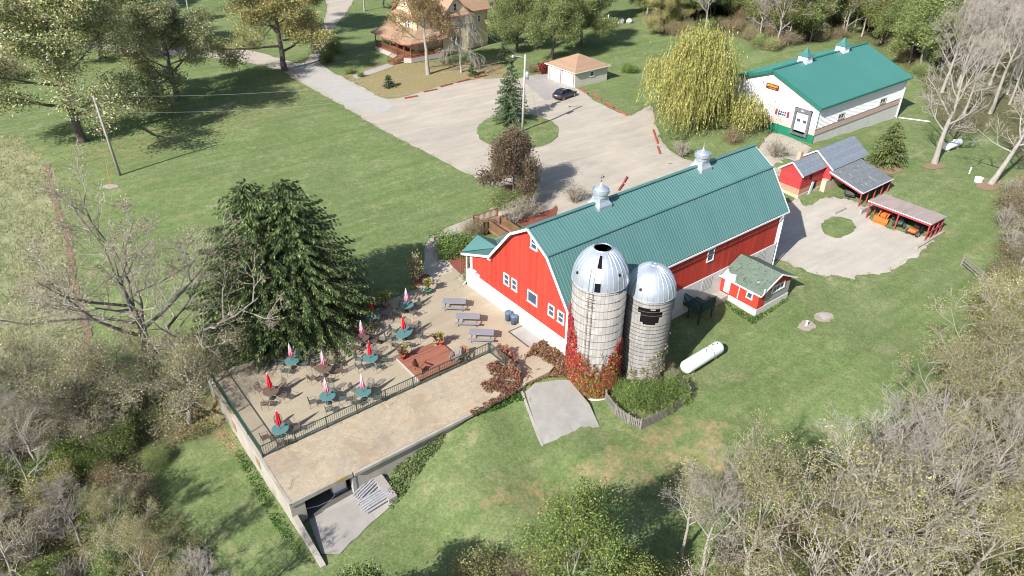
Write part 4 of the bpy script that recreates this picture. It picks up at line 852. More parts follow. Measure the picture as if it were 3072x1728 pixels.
wrail([(9.9,8.6,.5),(6.8,8.6,.5),(6.8,6.75,.5),(7.35,6.75,.5),(7.35,3.0,.5)]); wrail([(9.9,6.85,.5),(8.95,6.85,.5),(8.95,3.0,.5)])
t = MB(); 
for i in range(6): t.beam((.5+.2*i,1.75-.02*i,0),(.5+.2*i,1.75-.02*i,2.6),.05,.05)
for i in range(7): t.beam((.5,1.75,.3+.36*i),(1.5,1.65,.3+.36*i),.04,.04)
tag(t.build('trellis', M['wood_brown']), 'wooden trellis with climbing plant at the barn corner', 'trellis')
# green steel stair landing behind the shorter silo
D = empty('stair_landing', (14.8,-14.7,-1.6), label='dark green metal landing with slatted rail against the barn behind the silos', cat='landing'); o = (14.8,-14.7,-1.6)
m = MB(o); m.box(13.9,-15.9,-.42,15.8,-13.95,-.32); m.build('deck', M['green_metal'], D)
m = MB(o)
for a, b in (((13.9,-13.95,-.4),(13.9,-15.9,-.4)),((13.9,-15.9,-.4),(15.8,-15.9,-.4))):
    a = Vector(a); b = Vector(b); m.beam(a+ZUP*1.15,b+ZUP*1.15,.08,.07); m.beam(a,b,.06,.12); k = int((b-a).length/.125)
    for i in range(k+1): p = a.lerp(b,i/k); m.beam(p,p+ZUP*1.15,.05,.05)
m.build('railing', M['green_metal'], D)
for x, y in ((13.95,-15.8),(13.95,-14.6),(15.7,-15.8)):
    m = MB(o); m.beam((x,y,-2.2),(x,y,-.4),.13,.13); m.build('post', M['green_metal'], D)
m = MB(); m.beam((8.6,-15.6,2.2),(9.3,-15.6,2.2),.06,.06); m.beam((9.3,-15.6,2.2),(9.3,-15.6,-1.8),.1,.1); m.beam((8.6,-15.6,2.2),(9.3,-15.6,1.3),.05,.05); m.beam((8.7,-15.6,1.2),(9.3,-15.6,2.1),.05,.05); m.prism([(8.75,-15.7,1.0),(9.15,-15.7,1.0),(8.95,-15.7,1.4)],(0,.3,0)); tag(m.build('chute_post', M['galv']), 'pale metal frame on a pole beside the shorter silo', 'pole')
def picket(P):
    S = empty('picket_fence', P[0], label='grey weathered picket fence round the overgrown silo bed', cat='fence')
    for a, b in zip(P, P[1:]):
        a = Vector(a); b = Vector(b); d = (b-a).normalized(); n = Vector((d.y,-d.x,0)); L = (b-a).length; k = int(L/.135); m = MB(P[0])
        for i in range(k):
            p = a.lerp(b,(i+.5)/k)+n*.03; h = .98+.05*math.sin(i*2.7)
            x = d*.045; m.prism([p-x+ZUP*.02, p+x+ZUP*.02, p+x+ZUP*(h-.08), p+ZUP*h, p-x+ZUP*(h-.08)], n*.02)
        m.build('pickets', M['wood_fence'], S)
        m = MB(P[0])
        for z in (.25,.72): m.beam(a+ZUP*z,b+ZUP*z,.04,.08)
        m.build('rail', M['wood_fence'], S)
    for p in P: m = MB(P[0]); m.beam(p,Vector(p)+ZUP*1.08,.1,.1); m.build('post', M['wood_fence'], S)
pk = [gp(*v) for v in [(1524,1008),(1548,1042),(1580,1066),(1612,1079),(1650,1062),(1690,1040),(1722,1016),(1734,1000),(1716,972)]]
picket([tuple(p) for p in pk])
# board gate/fence at the right edge of the lawn
a = gp(2418,668); b = gp(2516,752)
S = empty('board_fence', a, label='grey rail fence of three long boards at the right edge of the lawn', cat='fence'); o = tuple(a)
for z in (.35,.7,1.05):
    m = MB(o); m.beam(Vector(a)+ZUP*z, Vector(b)+ZUP*z, .04, .15); m.build('board', M['wood_fence'], S)
for t in (0,.5,1):
    m = MB(o); p = Vector(a).lerp(Vector(b),t); m.beam(p-ZUP*.2,p+ZUP*1.25,.13,.13); m.build('post', M['wood_fence'], S)
# ------------------------------------------------------------------ furniture, vehicles, poles
def curb_block(v0, v1, label):
    a = gp(*v0); b = gp(*v1); d = (b-a); L = d.length; c = (a+b)/2
    S = empty('parking_stop', (c.x, c.y, c.z+.03), math.atan2(d.y, d.x), label, 'parking stop', 'red timber parking stops round the gravel lot')
    m = MB(); m.prism([(-L/2,-.11,.05),(-L/2,.11,.05),(-L/2,.11,.17),(-L/2,.07,.22),(-L/2,-.07,.22),(-L/2,-.11,.17)],(L,0,0)); m.build('timber', M['stop_red'], S, bevel=.012)
    for x in (-L*.36, L*.36): m = MB(); m.box(x-.1,-.12,0,x+.1,.12,.055); m.build('foot', M['stop_red'], S)
M['stop_red'] = mat('parking_stop_red', (.36,.075,.06), (.27,.065,.055), 3, rough=.8, grime=((.42,.3,.26), 4, .6))
for v0, v1, lb in (((1018,249),(1051,243),'leftmost red parking stop at the house lawn edge'),((1066,233),(1099,226),'red parking stop second from the left at the house lawn edge'),((1108,220),(1139,212),'red parking stop in the middle of the house lawn row'),((1149,209),(1181,201),'red parking stop second from the right in the house lawn row'),((1192,197),(1223,191),'rightmost red parking stop of the house lawn row'),
    ((1457,226),(1478,237),'red parking stop in front of the parked car'),((1489,240),(1513,253),'second red parking stop from the car along the grass'),((1520,259),(1544,272),'third red parking stop from the car along the grass'),((1551,278),(1577,292),'last red parking stop at the grass corner'),
    ((1643,329),(1648,345),'northernmost red parking stop under the willow'),((1649,348),(1655,363),'middle red parking stop beside the willow bed'),((1654,371),(1660,388),'southern red parking stop beside the willow bed'),
    ((1569,462),(1577,448),'red parking stop behind the barn ridge, farther from the cupola'),((1556,481),(1567,466),'red parking stop close behind the barn roof ridge')):
    curb_block(v0, v1, lb)
# picnic tables
def picnic():
    S = empty('picnic_table', (0,0,0))
    for k, y in enumerate((-.3,-.1,.1,.3)):
        pass
    m = MB()
    for y in (-.31,-.105,.105,.31): m.box(-1.02,y-.098,.70,1.02,y+.098,.745)
    m.build('table_top', M['picnic'], S)
    for s in (-1, 1):
        m = MB()
        for y in (s*.68-.07, s*.68+.07): m.box(-1.02,y-.066,.41,1.02,y+.066,.45)
        m.build('bench', M['picnic'], S)
    for x in (-.78,.78):
        m = MB(); m.tube([(x,-.55,0),(x,-.25,.68)],.03,6); m.tube([(x,.55,0),(x,.25,.68)],.03,6); m.beam((x,-.72,.38),(x,.72,.38),.05,.05); m.beam((x,-.28,.68),(x,.28,.68),.05,.05); m.tube([(x,0,.4),(x*.55,0,.68)],.02,5); m.build('leg_frame', M['dark_metal'], S)
    return S
M['picnic'] = mat('blue_grey_planks', (.245,.255,.285), (.175,.18,.205), 3, (1,4,1), .85, .2, grime=((.2,.205,.23), 4, .62))
p0 = picnic()
for i, (v, lb) in enumerate((((1141,760),'picnic table nearest the barn corner, farthest from the deck'),((1175,798),'middle of the three blue grey picnic tables'),((1209,838),'picnic table nearest the green railing'))):
    o = p0 if i == 0 else copy_tree(p0); a = at(v[0], v[1]+3, .45); o.location = (a[0], a[1]-.15, .055)
    o.rotation_euler = (0, 0, math.radians(-40.5)); tag(o, lb, 'picnic table', 'blue grey picnic tables by the barn')
# closed umbrellas, tables and chairs
def table(m, r=.62, oval=1.):
    S = empty('patio_table', (0,0,0)); t = MB(); n = 28; r *= .92
    ring = [(r*oval*math.cos(2*math.pi*i/n), r*math.sin(2*math.pi*i/n)) for i in range(n)]
    t.prism([(x,y,.69) for x, y in ring], (0,0,.025)); t.build('table_top', m, S)
    e = MB(); e.tube([(x,y,.70) for x, y in ring]+[(*ring[0],.70)], .02, 5, False); e.build('rim', M['dark_metal'] if m is M['brown_mesh'] else m, S)
    for a in (.785, 2.356, 3.927, 5.498):
        l = MB(); l.tube([(r*oval*.75*math.cos(a), r*.75*math.sin(a), .69), (r*oval*.5*math.cos(a), r*.5*math.sin(a), .4), (r*oval*.78*math.cos(a), r*.78*math.sin(a), 0)], .018, 5); l.build('leg', m, S)
    return S
def chair(m):
    S = empty('patio_chair', (0,0,0)); w = .25
    s = MB()
    for i in range(6): x = -w+.03+i*(2*w-.06)/5; s.beam((x,-w,.44),(x,w,.42),.055,.014)
    s.beam((-w,-w,.44),(w,-w,.44),.03,.02); s.beam((-w,w,.42),(w,w,.42),.03,.02); s.build('seat', m, S)
    b = MB(); b.tube([(w,w,.42)]+[(w*math.cos(math.pi*i/6), w+.07+.04*math.sin(math.pi*i/6), .72+.2*math.sin(math.pi*i/6)) for i in range(7)]+[(-w,w,.42)], .015, 4)
    for i in range(5): x = -w+.08+i*(2*w-.16)/4; b.beam((x,w,.45),(x,w+.09,.72+.19*math.sqrt(max(0,1-(x/w)**2))),.05,.012)
    b.build('backrest', m, S)
    for sx in (-1, 1):
        f = MB(); f.tube([(sx*w,-w,0),(sx*w,-w,.64),(sx*w,w,.66)],.014,4); f.build('arm', M['chair_frame'], S)
        f = MB(); f.tube([(sx*w,w+.06,0),(sx*w,w,.45)],.014,4); f.build('leg', M['chair_frame'], S)
    return S
def umbrella(m, h=2.3, r=.125):
    S = empty('closed_umbrella', (0,0,0))
    p = MB(); p.tube([(0,0,.02),(0,0,h)],.02,6); p.build('pole', M['dark_metal'], S)
    c = MB(); n = 16; prof = [(r*.85,h-1.25),(r*1.15,h-1.1),(r*1.0,h-.8),(r*.68,h-.55),(r*.74,h-.45),(r*.55,h-.2),(r*.3,h-.03),(.0,h+.02)]
    for k, (q, z) in enumerate(prof):
        for j in range(n): a = 2*math.pi*j/n; f = 1+(.30 if j % 2 else -.22)*(1 if k < 6 else .3); c.v.append((q*f*math.cos(a), q*f*math.sin(a), z+(.05 if j % 2 and k == 0 else 0)))
    for k in range(len(prof)-1):
        for j in range(n): c.f.append((k*n+j, k*n+(j+1) % n, (k+1)*n+(j+1) % n, (k+1)*n+j))
    c.build('canopy', m, S)
    f = MB(); f.ell((0,0,h+.05),(.03,.03,.05)); f.build('finial', M['trim'], S)
    b = MB(); b.lathe((0,0,0),[(.22,0),(.22,.05),(.05,.1)],14); b.build('base', M['dark_metal'], S)
    return S
M['chair_mesh'] = mat('chair_mesh', (.10,.125,.115), (.075,.085,.075), 5, rough=.6)
M['chair_frame'] = mat('chair_frame', (.07,.09,.085), (.05,.06,.058), 4, rough=.6)
M['u_red'] = mat('red_canopy', (.66,.02,.03), (.5,.015,.03), 3, rough=.75)
def pink_material():
    t = NT('pink_white_canopy'); sp = t.n('ShaderNodeSeparateXYZ'); t.l(t.co, sp.inputs[0])
    t.out(t.mix(t.mr(sp.outputs[2], 1.15, 1.9), (.62,.09,.17), (.72,.52,.62)), .8, .2); return t.m
M['u_pink'] = pink_material()
PT = {'teal': table(M['teal_mesh']), 'brown': table(M['brown_mesh']), 'oval': table(M['teal_mesh'], .62, 1.55)}
PC = {'teal': chair(M['chair_mesh']), 'brown': chair(M['brown_mesh'])}
PU = {'red': umbrella(M['u_red']), 'pink': umbrella(M['u_pink'])}
protos = list(PT.values())+list(PC.values())+list(PU.values()); used = set()
def inst(p, loc, rz, label, cat, group, sc=1.):
    o = p if p.name not in used and p in protos else copy_tree(p); used.add(p.name)
    o.location = loc; o.rotation_euler = (0, 0, rz); o.scale = (sc, sc, sc); tag(o, label, cat, group); return o
rng = random.Random(12)
SETS = [((1024,768),'pink','teal','teal',4,'at the spruce edge between the two potted plants'),((937,795),'red','teal','teal',4,'in the shade of the big spruces'),((912,850),'pink','brown','brown',4,'left of the oval table'),((1017,838),'red','oval','teal',7,'at the oval table, nearest the picnic tables'),((932,902),'red','teal','teal',5,'just left of the deck'),
        ((735,908),'pink','teal','teal',4,'half in the bare oak shadow'),((816,928),'pink','brown','brown',5,'in the middle of the patio with the brown table'),((682,985),'red','brown','brown',4,'in the oak shadow near the left railing'),((824,997),'pink','teal','teal',4,'by the long railing, left of its neighbour'),((914,987),'pink','teal','teal',4,'by the long railing, nearest the deck'),((705,1080),'red','teal','brown',4,'in the front corner of the terrace')]
for v, uc, tk, ck, nc, where in SETS:
    a = at(v[0], v[1], .7); z = .055; rz = rng.uniform(0, 1.5) if tk != 'oval' else .45
    inst(PT[tk], (a[0],a[1],z), rz, ('oval teal' if tk == 'oval' else 'round teal' if tk == 'teal' else 'round brown')+' mesh patio table '+where, 'patio table', 'mesh patio tables')
    inst(PU[uc], (a[0],a[1],z), rng.uniform(0,6), ('closed red umbrella ' if uc == 'red' else 'closed pink and white umbrella ')+where, 'umbrella', 'closed patio umbrellas')
    for k in range(nc):
        th = rz+2*math.pi*(k+.5)/nc+rng.uniform(-.25,.25); R1 = (1.0 if tk != 'oval' else 1.0+.38*abs(math.cos(th-rz)))+rng.uniform(-.08,.16)
        inst(PC[ck], (a[0]+R1*math.cos(th), a[1]+R1*math.sin(th), z), th-math.pi/2+rng.uniform(-.3,.3), ('green' if ck == 'teal' else 'brown')+f' metal chair round the table {where.split(",")[0].replace("in the middle of the patio with the brown table","in the middle of the patio")}', 'patio chair', 'chairs round the patio tables')
def adirondack(loc, rz, m, label, name='garden_chair'):
    S = empty(name, loc, rz, label, 'garden chair')
    s = MB()
    for i in range(5): y = -.3+.13*i; s.box(-.27,y,.36-.04*i,.27,y+.11,.385-.04*i)
    s.build('seat', m, S)
    b = MB()
    for i in range(5): x = -.24+.12*i; b.prism([(x-.05,.28,.2),(x+.05,.28,.2),(x+.05,.55,.95-.05*abs(i-2)),(x-.05,.55,.95-.05*abs(i-2))],(0,.025,.01))
    b.build('backrest', m, S)
    for sx in (-1,1):
        a = MB(); a.box(sx*.36-.07,-.36,.52,sx*.36+.07,.42,.55); a.build('arm', m, S)
        l = MB(); l.box(sx*.32-.03,-.34,0,sx*.32+.03,-.26,.52); l.build('leg', m, S); l = MB(); l.beam((sx*.3,-.3,.32),(sx*.3,.62,.03),.04,.12); l.build('rear_leg', m, S)
for v, rz, m, lb in (((1058,932),.5,'wood_brown','brown slatted garden chair at the front edge of the deck'),((1146,905),-1.0,'wood_fence','grey slatted garden chair at the right edge of the deck'),((1166,897),-.7,'wood_brown','dark slatted garden chair on the sand by the railing'),((797,846),.4,'red_chair','bright red garden chair under the big spruces, left one'),((815,838),-.4,'red_chair','bright red garden chair under the big spruces, right one')):
    if m == 'red_chair' and m not in M: M[m] = mat('red_chair', (.6,.03,.02), (.5,.03,.02), 3, rough=.6)
    a = at(*v, .3); adirondack((a[0],a[1],.245 if v[0] in (1058,1146) else .055), rz, M[m], lb)
# bins
for v, lb in (((1279,806),'grey blue lidded bin nearer the barn corner'),((1293,815),'grey blue lidded bin nearer the silo')):
    a = at(*v, 0); S = empty('rubbish_bin', (a[0],a[1],.055), 0, lb, 'bin', 'lidded bins by the barn door')
    m = MB(); m.lathe((0,0,0),[(.0,0),(.26,0),(.31,.75),(.33,.78),(.31,.8)],20); m.build('body', M['blue_bin'], S, True); m = MB(); m.lathe((0,0,.8),[(.335,-.03),(.335,.02),(.22,.09),(0,.13)],20); m.build('lid', M['blue_bin'], S, True); m = MB(); m.tube([(-.08,0,.9),(-.06,0,.98),(.06,0,.98),(.08,0,.9)],.015,5); m.build('handle', M['black'], S)
# gas tanks
def gas_tank(a, b, r, label, grp):
    c = (a+b)/2; d = b-a; L = d.length; S = empty('gas_tank', c, math.atan2(d.y,d.x), label, 'gas tank', grp)
    m = MB(); prof = [(r*math.sin(t*math.pi/12), -L/2+r*.75*(1-math.cos(t*math.pi/12))) for t in range(7)]; prof += [(q, -z) for q, z in prof[::-1]]
    m.lathe((0,0,0), prof, 32); m.rot('Y', math.pi/2); m.v = [(x,y,z+r+.22) for x,y,z in m.v]; m.build('shell', mat('tank_white', (.80,.80,.81), (.74,.74,.755), .8, rough=.42, spec=.5, grime=((.55,.53,.5),1.5,.68)), S, True)
    m = MB(); m.lathe((-.25*0+.1,0,2*r+.18),[(.2,0),(.2,.14),(.12,.24),(0,.27)],16); m.build('valve_dome', M['trim'], S, True)
    m = MB(); m.tube([(L*.18+.0, r*1.01*math.cos(t), r+.22+r*1.01*math.sin(t)) for t in np.linspace(-.9,4.0,22)],.02,5); m.build('band', M['blue_bin'], S)
    for x, y in ((L*.28,.1),(L*.36,-.05)): m = MB(); m.tube([(x,y,2*r+.15),(x,y,2*r+.27)],.05,8); m.build('fitting', M['dark_metal'], S)
    for x in (-L*.3,L*.3): m = MB(); m.box(x-.12,-r*.7,-.15,x+.12,r*.7,.36); m.build('saddle', M['concrete'], S)
a = gp(1745,945); b = gp(1798,912); d = (b-a).normalized(); c = (a+b)/2+Vector((.25,.55,0)); gas_tank(c-d*2.45, c+d*2.45, .56, 'long white gas tank on the grass right of the silos', 'white gas tanks')
a = gp(2372,384); b = gp(2412,368); d = (b-a).normalized(); c = (a+b)/2; gas_tank(c-d*2.0, c+d*2.0, .5, 'white gas tank behind the tall bare tree, far right', 'white gas tanks')
# well heads and small posts
for v, nm, lb, r, h in (((2028,820),'well_pipe','small white capped pipe in bare soil, nearer the silos',.09,.55),((2075,798),'soil_cover','flat round concrete cover in bare soil on the lawn',.45,.12),((2438,437),'vent_pipe','white upright vent pipe by the leaning bare tree',.09,.9),((2460,457),'well_cover','round white well cover at the foot of the leaning bare tree',.45,.55),((1530,52),'marker_post','white marker post on the far lawn right of the trees',.12,1.3)):
    p = gp(*v); m = MB(); m.lathe((p.x,p.y,p.z),[(r,0),(r,h*.9),(r*1.12,h*.9),(r*1.12,h),(0,h+.02)],18); tag(m.build(nm, M['trim'] if 'cover' not in nm or 'white' in lb else M['concrete']), lb, 'pipe' if 'pipe' in nm else 'cover' if 'cover' in nm else 'post')
for v, lb in (((1562,58),'left-hand one of two grey boulders on the far lawn'),((1582,58),'right of two grey boulders on the far lawn')):
    p = gp(*v); m = MB(); m.ell((p.x,p.y,p.z+.35),(.75,.6,.6),9,6); rr = random.Random(v[0]); m.v = [(x+rr.gauss(0,.07),y+rr.gauss(0,.07),z+rr.gauss(0,.05)) for x,y,z in m.v]; tag(m.build('boulder', M['block']), lb, 'boulder', 'boulders on the far lawn')
# stacked timber by the garage apron
def pile(name, v0, v1, n, w, label, layers=2, r=.1):
    a = gp(*v0); b = gp(*v1); S = empty(name, a, 0, label, 'timber pile'); d = (b-a).normalized(); s = Vector((d.y,-d.x,0)); rr = random.Random(int(v0[0]))
    for l in range(layers):
        for i in range(n-l):
            q = s*((i+.5*l)*w-(n*w)/2); j = rr.uniform(-.12,.12); m = MB(a); p0 = a+q+d*j+ZUP*(.1+l*.19+.03); m.tube([p0, b+q+d*j+ZUP*(.1+l*.19+.03)], rr.uniform(.075,.1), 7); m.build('log', M['wood_grey'], S)
pile('timber_pile', (903,1258),(944,1217),5,.2,'grey weathered poles stacked against the terrace wall')
pile('timber_pile', (914,1284),(978,1244),6,.2,'grey weathered poles stacked on the garage apron, front pile')
a = gp(952,1207); b = gp(990,1262); m = MB(); rr = random.Random(5)
d = (b-a)
for i in range(6):
    p = a.lerp(b,(i+.5)/6); m.box(p.x-.32,p.y-.2,p.z-.1,p.x+.3,p.y+.2,p.z+.35+rr.uniform(-.06,.06))
tag(m.build('block_row', M['pad']), 'row of pale concrete blocks beside the stacked poles', 'blocks')
a = gp(812,1260); S = empty('white_tank', (-19.9,-13.2,-1.98), 0, 'white plastic tote standing inside the garage opening', 'tote'); m = MB(); m.box(-.5,-.5,.1,.5,.5,1.05); m.build('body', M['white'], S, bevel=.08); m = MB(); m.box(-.52,-.52,0,.52,.52,.1); m.build('pallet', M['wood_grey'], S)
m = MB(); m.tube([(-22.4,-13.6,-1.96),(-21.6,-13.9,-1.96),(-20.8,-13.95,-1.96),(-20.3,-13.7,-1.96)],.03,5); tag(m.build('hose', M['trim']), 'pale hose lying on the garage floor', 'hose')
# planters
# utility poles and wires
def pole(v, h, tip, label, lamp, m):
    b = gp(*v); S = empty('utility_pole', b, 0, label, 'utility pole'); t = Vector(at(*tip, h)) if tip else b+ZUP*h; t = Vector((b.x+(t.x-b.x)*.9, b.y+(t.y-b.y)*.9, h))
    m_ = MB(b); m_.tube([b-ZUP*.3, b.lerp(t,.5), t],[.18,.15,.12],10); m_.build('shaft', m, S, True)
    q = MB(b); q.beam(t-ZUP*.25-Vector((.1,0,0)), t-ZUP*.25+Vector((.1,0,0)),.1,.12); q.tube([t-ZUP*1.9+Vector((.12,0,0)),t-ZUP*1.9+Vector((.3,0,0))],.05,6); q.build('insulator', M['dark_metal'], S)
    if lamp:
        q = MB(b); q.tube([t-ZUP*.4,t-ZUP*.2+Vector((-1.1,.9,0))],.035,6); q.build('lamp_arm', M['galv'], S); q = MB(b); q.ell(tuple(t-ZUP*.3+Vector((-1.25,1.02,0))),(.2,.2,.22)); q.build('lamp_head', M['galv'], S, True)
        q = MB(b); q.lathe(tuple(t-ZUP*3.2+Vector((.25,-.15,0))),[(0,0),(.24,0),(.24,.9),(.12,1.0),(0,1.0)],14); q.build('transformer', M['galv'], S, True)
    return b, t
b1, t1 = pole((302,441), 9.8, (234,241), 'leaning brown wooden utility pole alone on the left lawn', False, mat('pole_wood', (.36,.32,.29), (.25,.21,.18), 4, (1,1,.2), .9))
b2, t2 = pole((1314,334), 10.6, (1322,137), 'pale grey utility pole with lamp arm on the round grass island', True, mat('pole_grey', (.42,.4,.37), (.32,.3,.28), 4, (1,1,.2), .85))
def wire(a, b, sag, label):
    m = MB(); P = []
    for i in range(25): s = i/24; p = Vector(a).lerp(Vector(b), s); P.append((p.x,p.y,p.z-4*sag*s*(1-s)))
    m.tube(P,.012,4,False); tag(m.build('power_line', M['wire']), label, 'power line')
M['wire'] = mat('wire', (.3,.3,.3), (.25,.25,.25), 1)
lf = Vector(at(-80,300,9.2)); lf2 = Vector(at(-80,340,7.4)); m2 = t1.lerp(b1,.19)
wire(lf,t1,.5,'upper overhead wire from the left edge to the leaning pole'); wire(lf2,m2,.5,'lower overhead wire from the left edge to the leaning pole'); wire(t1,t2-ZUP*.3,1.6,'upper overhead wire between the two utility poles'); wire(m2,t2-ZUP*2,1.8,'lower overhead wire between the two utility poles')
wire(t2-ZUP*.5,(46.5,68.2,6.6),.7,'overhead service wire from the island pole to the house')
def guy(p, t, v, lb):
    a = gp(*v); m = MB(a); S = empty('guy_wire', a, 0, lb, 'guy wire'); m.tube([a,t],.012,4); m.build('cable', M['wire'], S); m = MB(a); m.tube([a, a+(t-a).normalized()*2.1],.035,6); m.build('orange_sleeve', mat('orange_sleeve', (.62,.17,.07), (.55,.15,.06), 2), S)
guy(b1, t1, (277,465), 'guy wire with orange sleeve beside the leaning pole'); guy(b2, t2-ZUP*1.5, (1361,318), 'guy wire with orange sleeve on the grass island')
# ---------------- car
def wheel_parts(S, x, y, r, w, rim=True, nm='wheel', rm=None, org=(0,0,0)):
    m = MB(); m.lathe((0,0,0),[(r*.62,-w/2),(r*.93,-w/2),(r,-w*.3),(r,w*.3),(r*.93,w/2),(r*.62,w/2)],22); m.rot('X', math.pi/2); m.v = [(a+x,b+y,c+r) for a,b,c in m.v]; t = m.build(nm, M['rubber'], S, True)
    m = MB()
    for s in (-1,1):
        m.lathe((0,0,s*w*.42),[(0,0),(r*.62,0)],18)
        for k in range(5): a = 2*math.pi*k/5; m.beam((0,0,s*w*.46),(r*.58*math.cos(a),r*.58*math.sin(a),s*w*.46),.06,.03)
    m.rot('X', math.pi/2); m.v = [(a+x,b+y,c+r) for a,b,c in m.v]; m.build('rim', rm or M['galv'], t)
a = gp(1687*2576/3072, 302.7*2576/3072); b = gp(1723.7*2576/3072, 289.7*2576/3072); d = b-a; th = math.atan2(d.y,d.x); n = Vector((-math.sin(th),math.cos(th),0)); c = (a+b)/2+n*.75
S = empty('parked_car', (c.x,c.y,c.z+.04), th, 'dark grey hatchback parked at the red stops before the garage', 'car')
M['car_paint'] = NT('dark_car_paint').out((.035,.04,.055), .28, .6, .35); M['car_paint'].node_tree.nodes['Principled BSDF'].inputs['Coat Weight'].default_value = .6
body = MB()
ST = [(-2.08,.42,.62,.70,.60),(-2.12,.34,.80,.78,.74),(-2.0,.28,.95,.86,.80),(-1.5,.24,.97,.89,.82),(-.6,.22,.95,.90,.83),(.4,.22,.93,.90,.83),(1.0,.24,.90,.89,.80),(1.6,.26,.80,.86,.74),(2.0,.30,.68,.76,.64),(2.13,.38,.58,.62,.52)]
for x, zl, zb, hw, ht in ST:
    for y, z in ((0,zl),(hw*.9,zl),(hw,zl+.12),(hw,(zl+zb)/2+.05),(hw*.985,zb-.06),(ht,zb),(0,zb+.035),(-ht,zb),(-hw*.985,zb-.06),(-hw,(zl+zb)/2+.05),(-hw,zl+.12),(-hw*.9,zl)): body.v.append((x,y,z))
k = 12
for i in range(len(ST)-1):
    for j in range(k): body.f.append((i*k+j,(i+1)*k+j,(i+1)*k+(j+1) % k,i*k+(j+1) % k))
body.f.append(tuple(range(k))); body.f.append(tuple((len(ST)-1)*k+j for j in range(k))[::-1])
o = body.build('body', M['car_paint'], S, True); o.modifiers.new('s','SUBSURF').render_levels = 2
gh = MB(); GS = [(-1.98,.93,.70,.72),(-1.62,1.22,.70,.63),(-1.2,1.40,.72,.60),(-.5,1.47,.74,.60),(.1,1.43,.74,.60),(.5,1.28,.73,.60),(1.12,.90,.70,.66)]
for x, zt_, hb, ht in GS:
    for y, z in ((hb,.86),(ht+.03,zt_-.06),(ht-.05,zt_),(-ht+.05,zt_),(-ht-.03,zt_-.06),(-hb,.86)): gh.v.append((x,y,z))
k = 6
for i in range(len(GS)-1):
    for j in range(k): gh.f.append((i*k+j,(i+1)*k+j,(i+1)*k+(j+1) % k,i*k+(j+1) % k))
gh.f.append(tuple(range(k))); gh.f.append(tuple((len(GS)-1)*k+j for j in range(k))[::-1]); gh.build('glasshouse', NT('car_glass').out((.012,.018,.025), .06, .8), S, False)
rfm = MB()
for i in range(1, len(GS)-2):
    x, z, hb, ht = GS[i]; x2, z2, hb2, ht2 = GS[i+1]; rfm.add([(x,ht,z-.01),(x,-ht,z-.01),(x2,-ht2,z2-.01),(x2,ht2,z2-.01),(x,ht-.04,z+.025),(x,-ht+.04,z+.025),(x2,-ht2+.04,z2+.025),(x2,ht2-.04,z2+.025)],[(4,5,6,7),(0,4,7,3),(1,2,6,5),(0,1,5,4),(3,7,6,2)])
rfm.build('roof', M['car_paint'], S, True)
for s in (-1,1):
    pl = MB()
    for (xa,za),(xb,zb) in (((-1.95,.92),(-1.25,1.4)),((-.55,.9),(-.5,1.44)),((1.12,.9),(.42,1.32))): pl.beam((xa,s*.725,za),(xb,s*.625,zb),.06,.05)
    pl.build('pillar', M['car_paint'], S)
    m = MB(); m.box(-2.13,s*.72-.12,.72,-1.95,s*.72+.12,.90); m.build('tail_light', NT('tail_lamp').out((.5,.01,.02), .2, .6), S, bevel=.03)
    m = MB(); m.box(1.85,s*.6-.16,.60,2.06,s*.6+.16,.72); m.build('headlight', M['glass'], S, bevel=.03)
    m = MB(); m.ell((.85,s*.98,.95),(.08,.11,.07)); m.build('mirror', M['car_paint'], S, True)
    for x in (-1.3,1.33): wheel_parts(S, x, s*.78, .32, .2)
m = MB(); m.box(-2.165,-.26,.72,-2.13,.26,.84); m.build('number_plate', M['trim'], S); m = MB(); m.box(-2.16,-.68,.33,-2.05,.68,.46); m.build('bumper', M['black'], S)
# ---------------- machines under the carport
def machine(v, z, name, label, rz):
    a = at(*v, z); return empty(name, (a[0],a[1],z), rz, label, name.replace('_',' '))
S = machine((2228,552), -1.68, 'loader_tractor', 'orange compact tractor with a front bucket under the carport', math.pi)
m = MB(); m.prism([(1.2,-.8,.05),(1.75,-.8,.02),(1.72,-.8,.1),(1.3,-.8,.16),(1.22,-.8,.62),(1.12,-.8,.6)],(0,1.6,0)); m.build('bucket', M['orange'], S)
m = MB(); m.box(-.2,-.3,.55,1.0,.3,1.0); m.build('hood', M['orange'], S, bevel=.08)
m = MB(); m.box(-.9,-.5,.55,-.2,.5,.72); m.build('deck', M['black'], S); m = MB(); m.box(-.75,-.25,.72,-.3,.25,.85); m.box(-.8,-.25,.8,-.7,.25,1.2); m.build('driver_seat', M['black'], S)
for s in (-1,1):
    m = MB(); m.beam((-.2,s*.5,1.0),(.6,s*.5,1.05),.1,.14); m.beam((.6,s*.5,1.05),(1.25,s*.5,.4),.1,.14); m.build('loader_arm', M['orange'], S)
    wheel_parts(S, -.65, s*.62, .48, .3, rm=M['orange']); wheel_parts(S, .7, s*.5, .3, .2, rm=M['orange'])
m = MB(); m.tube([(-.85,-.45,.7),(-.85,-.45,1.9),(-.85,.45,1.9),(-.85,.45,.7)],.04,6); m.build('roll_bar', M['black'], S)
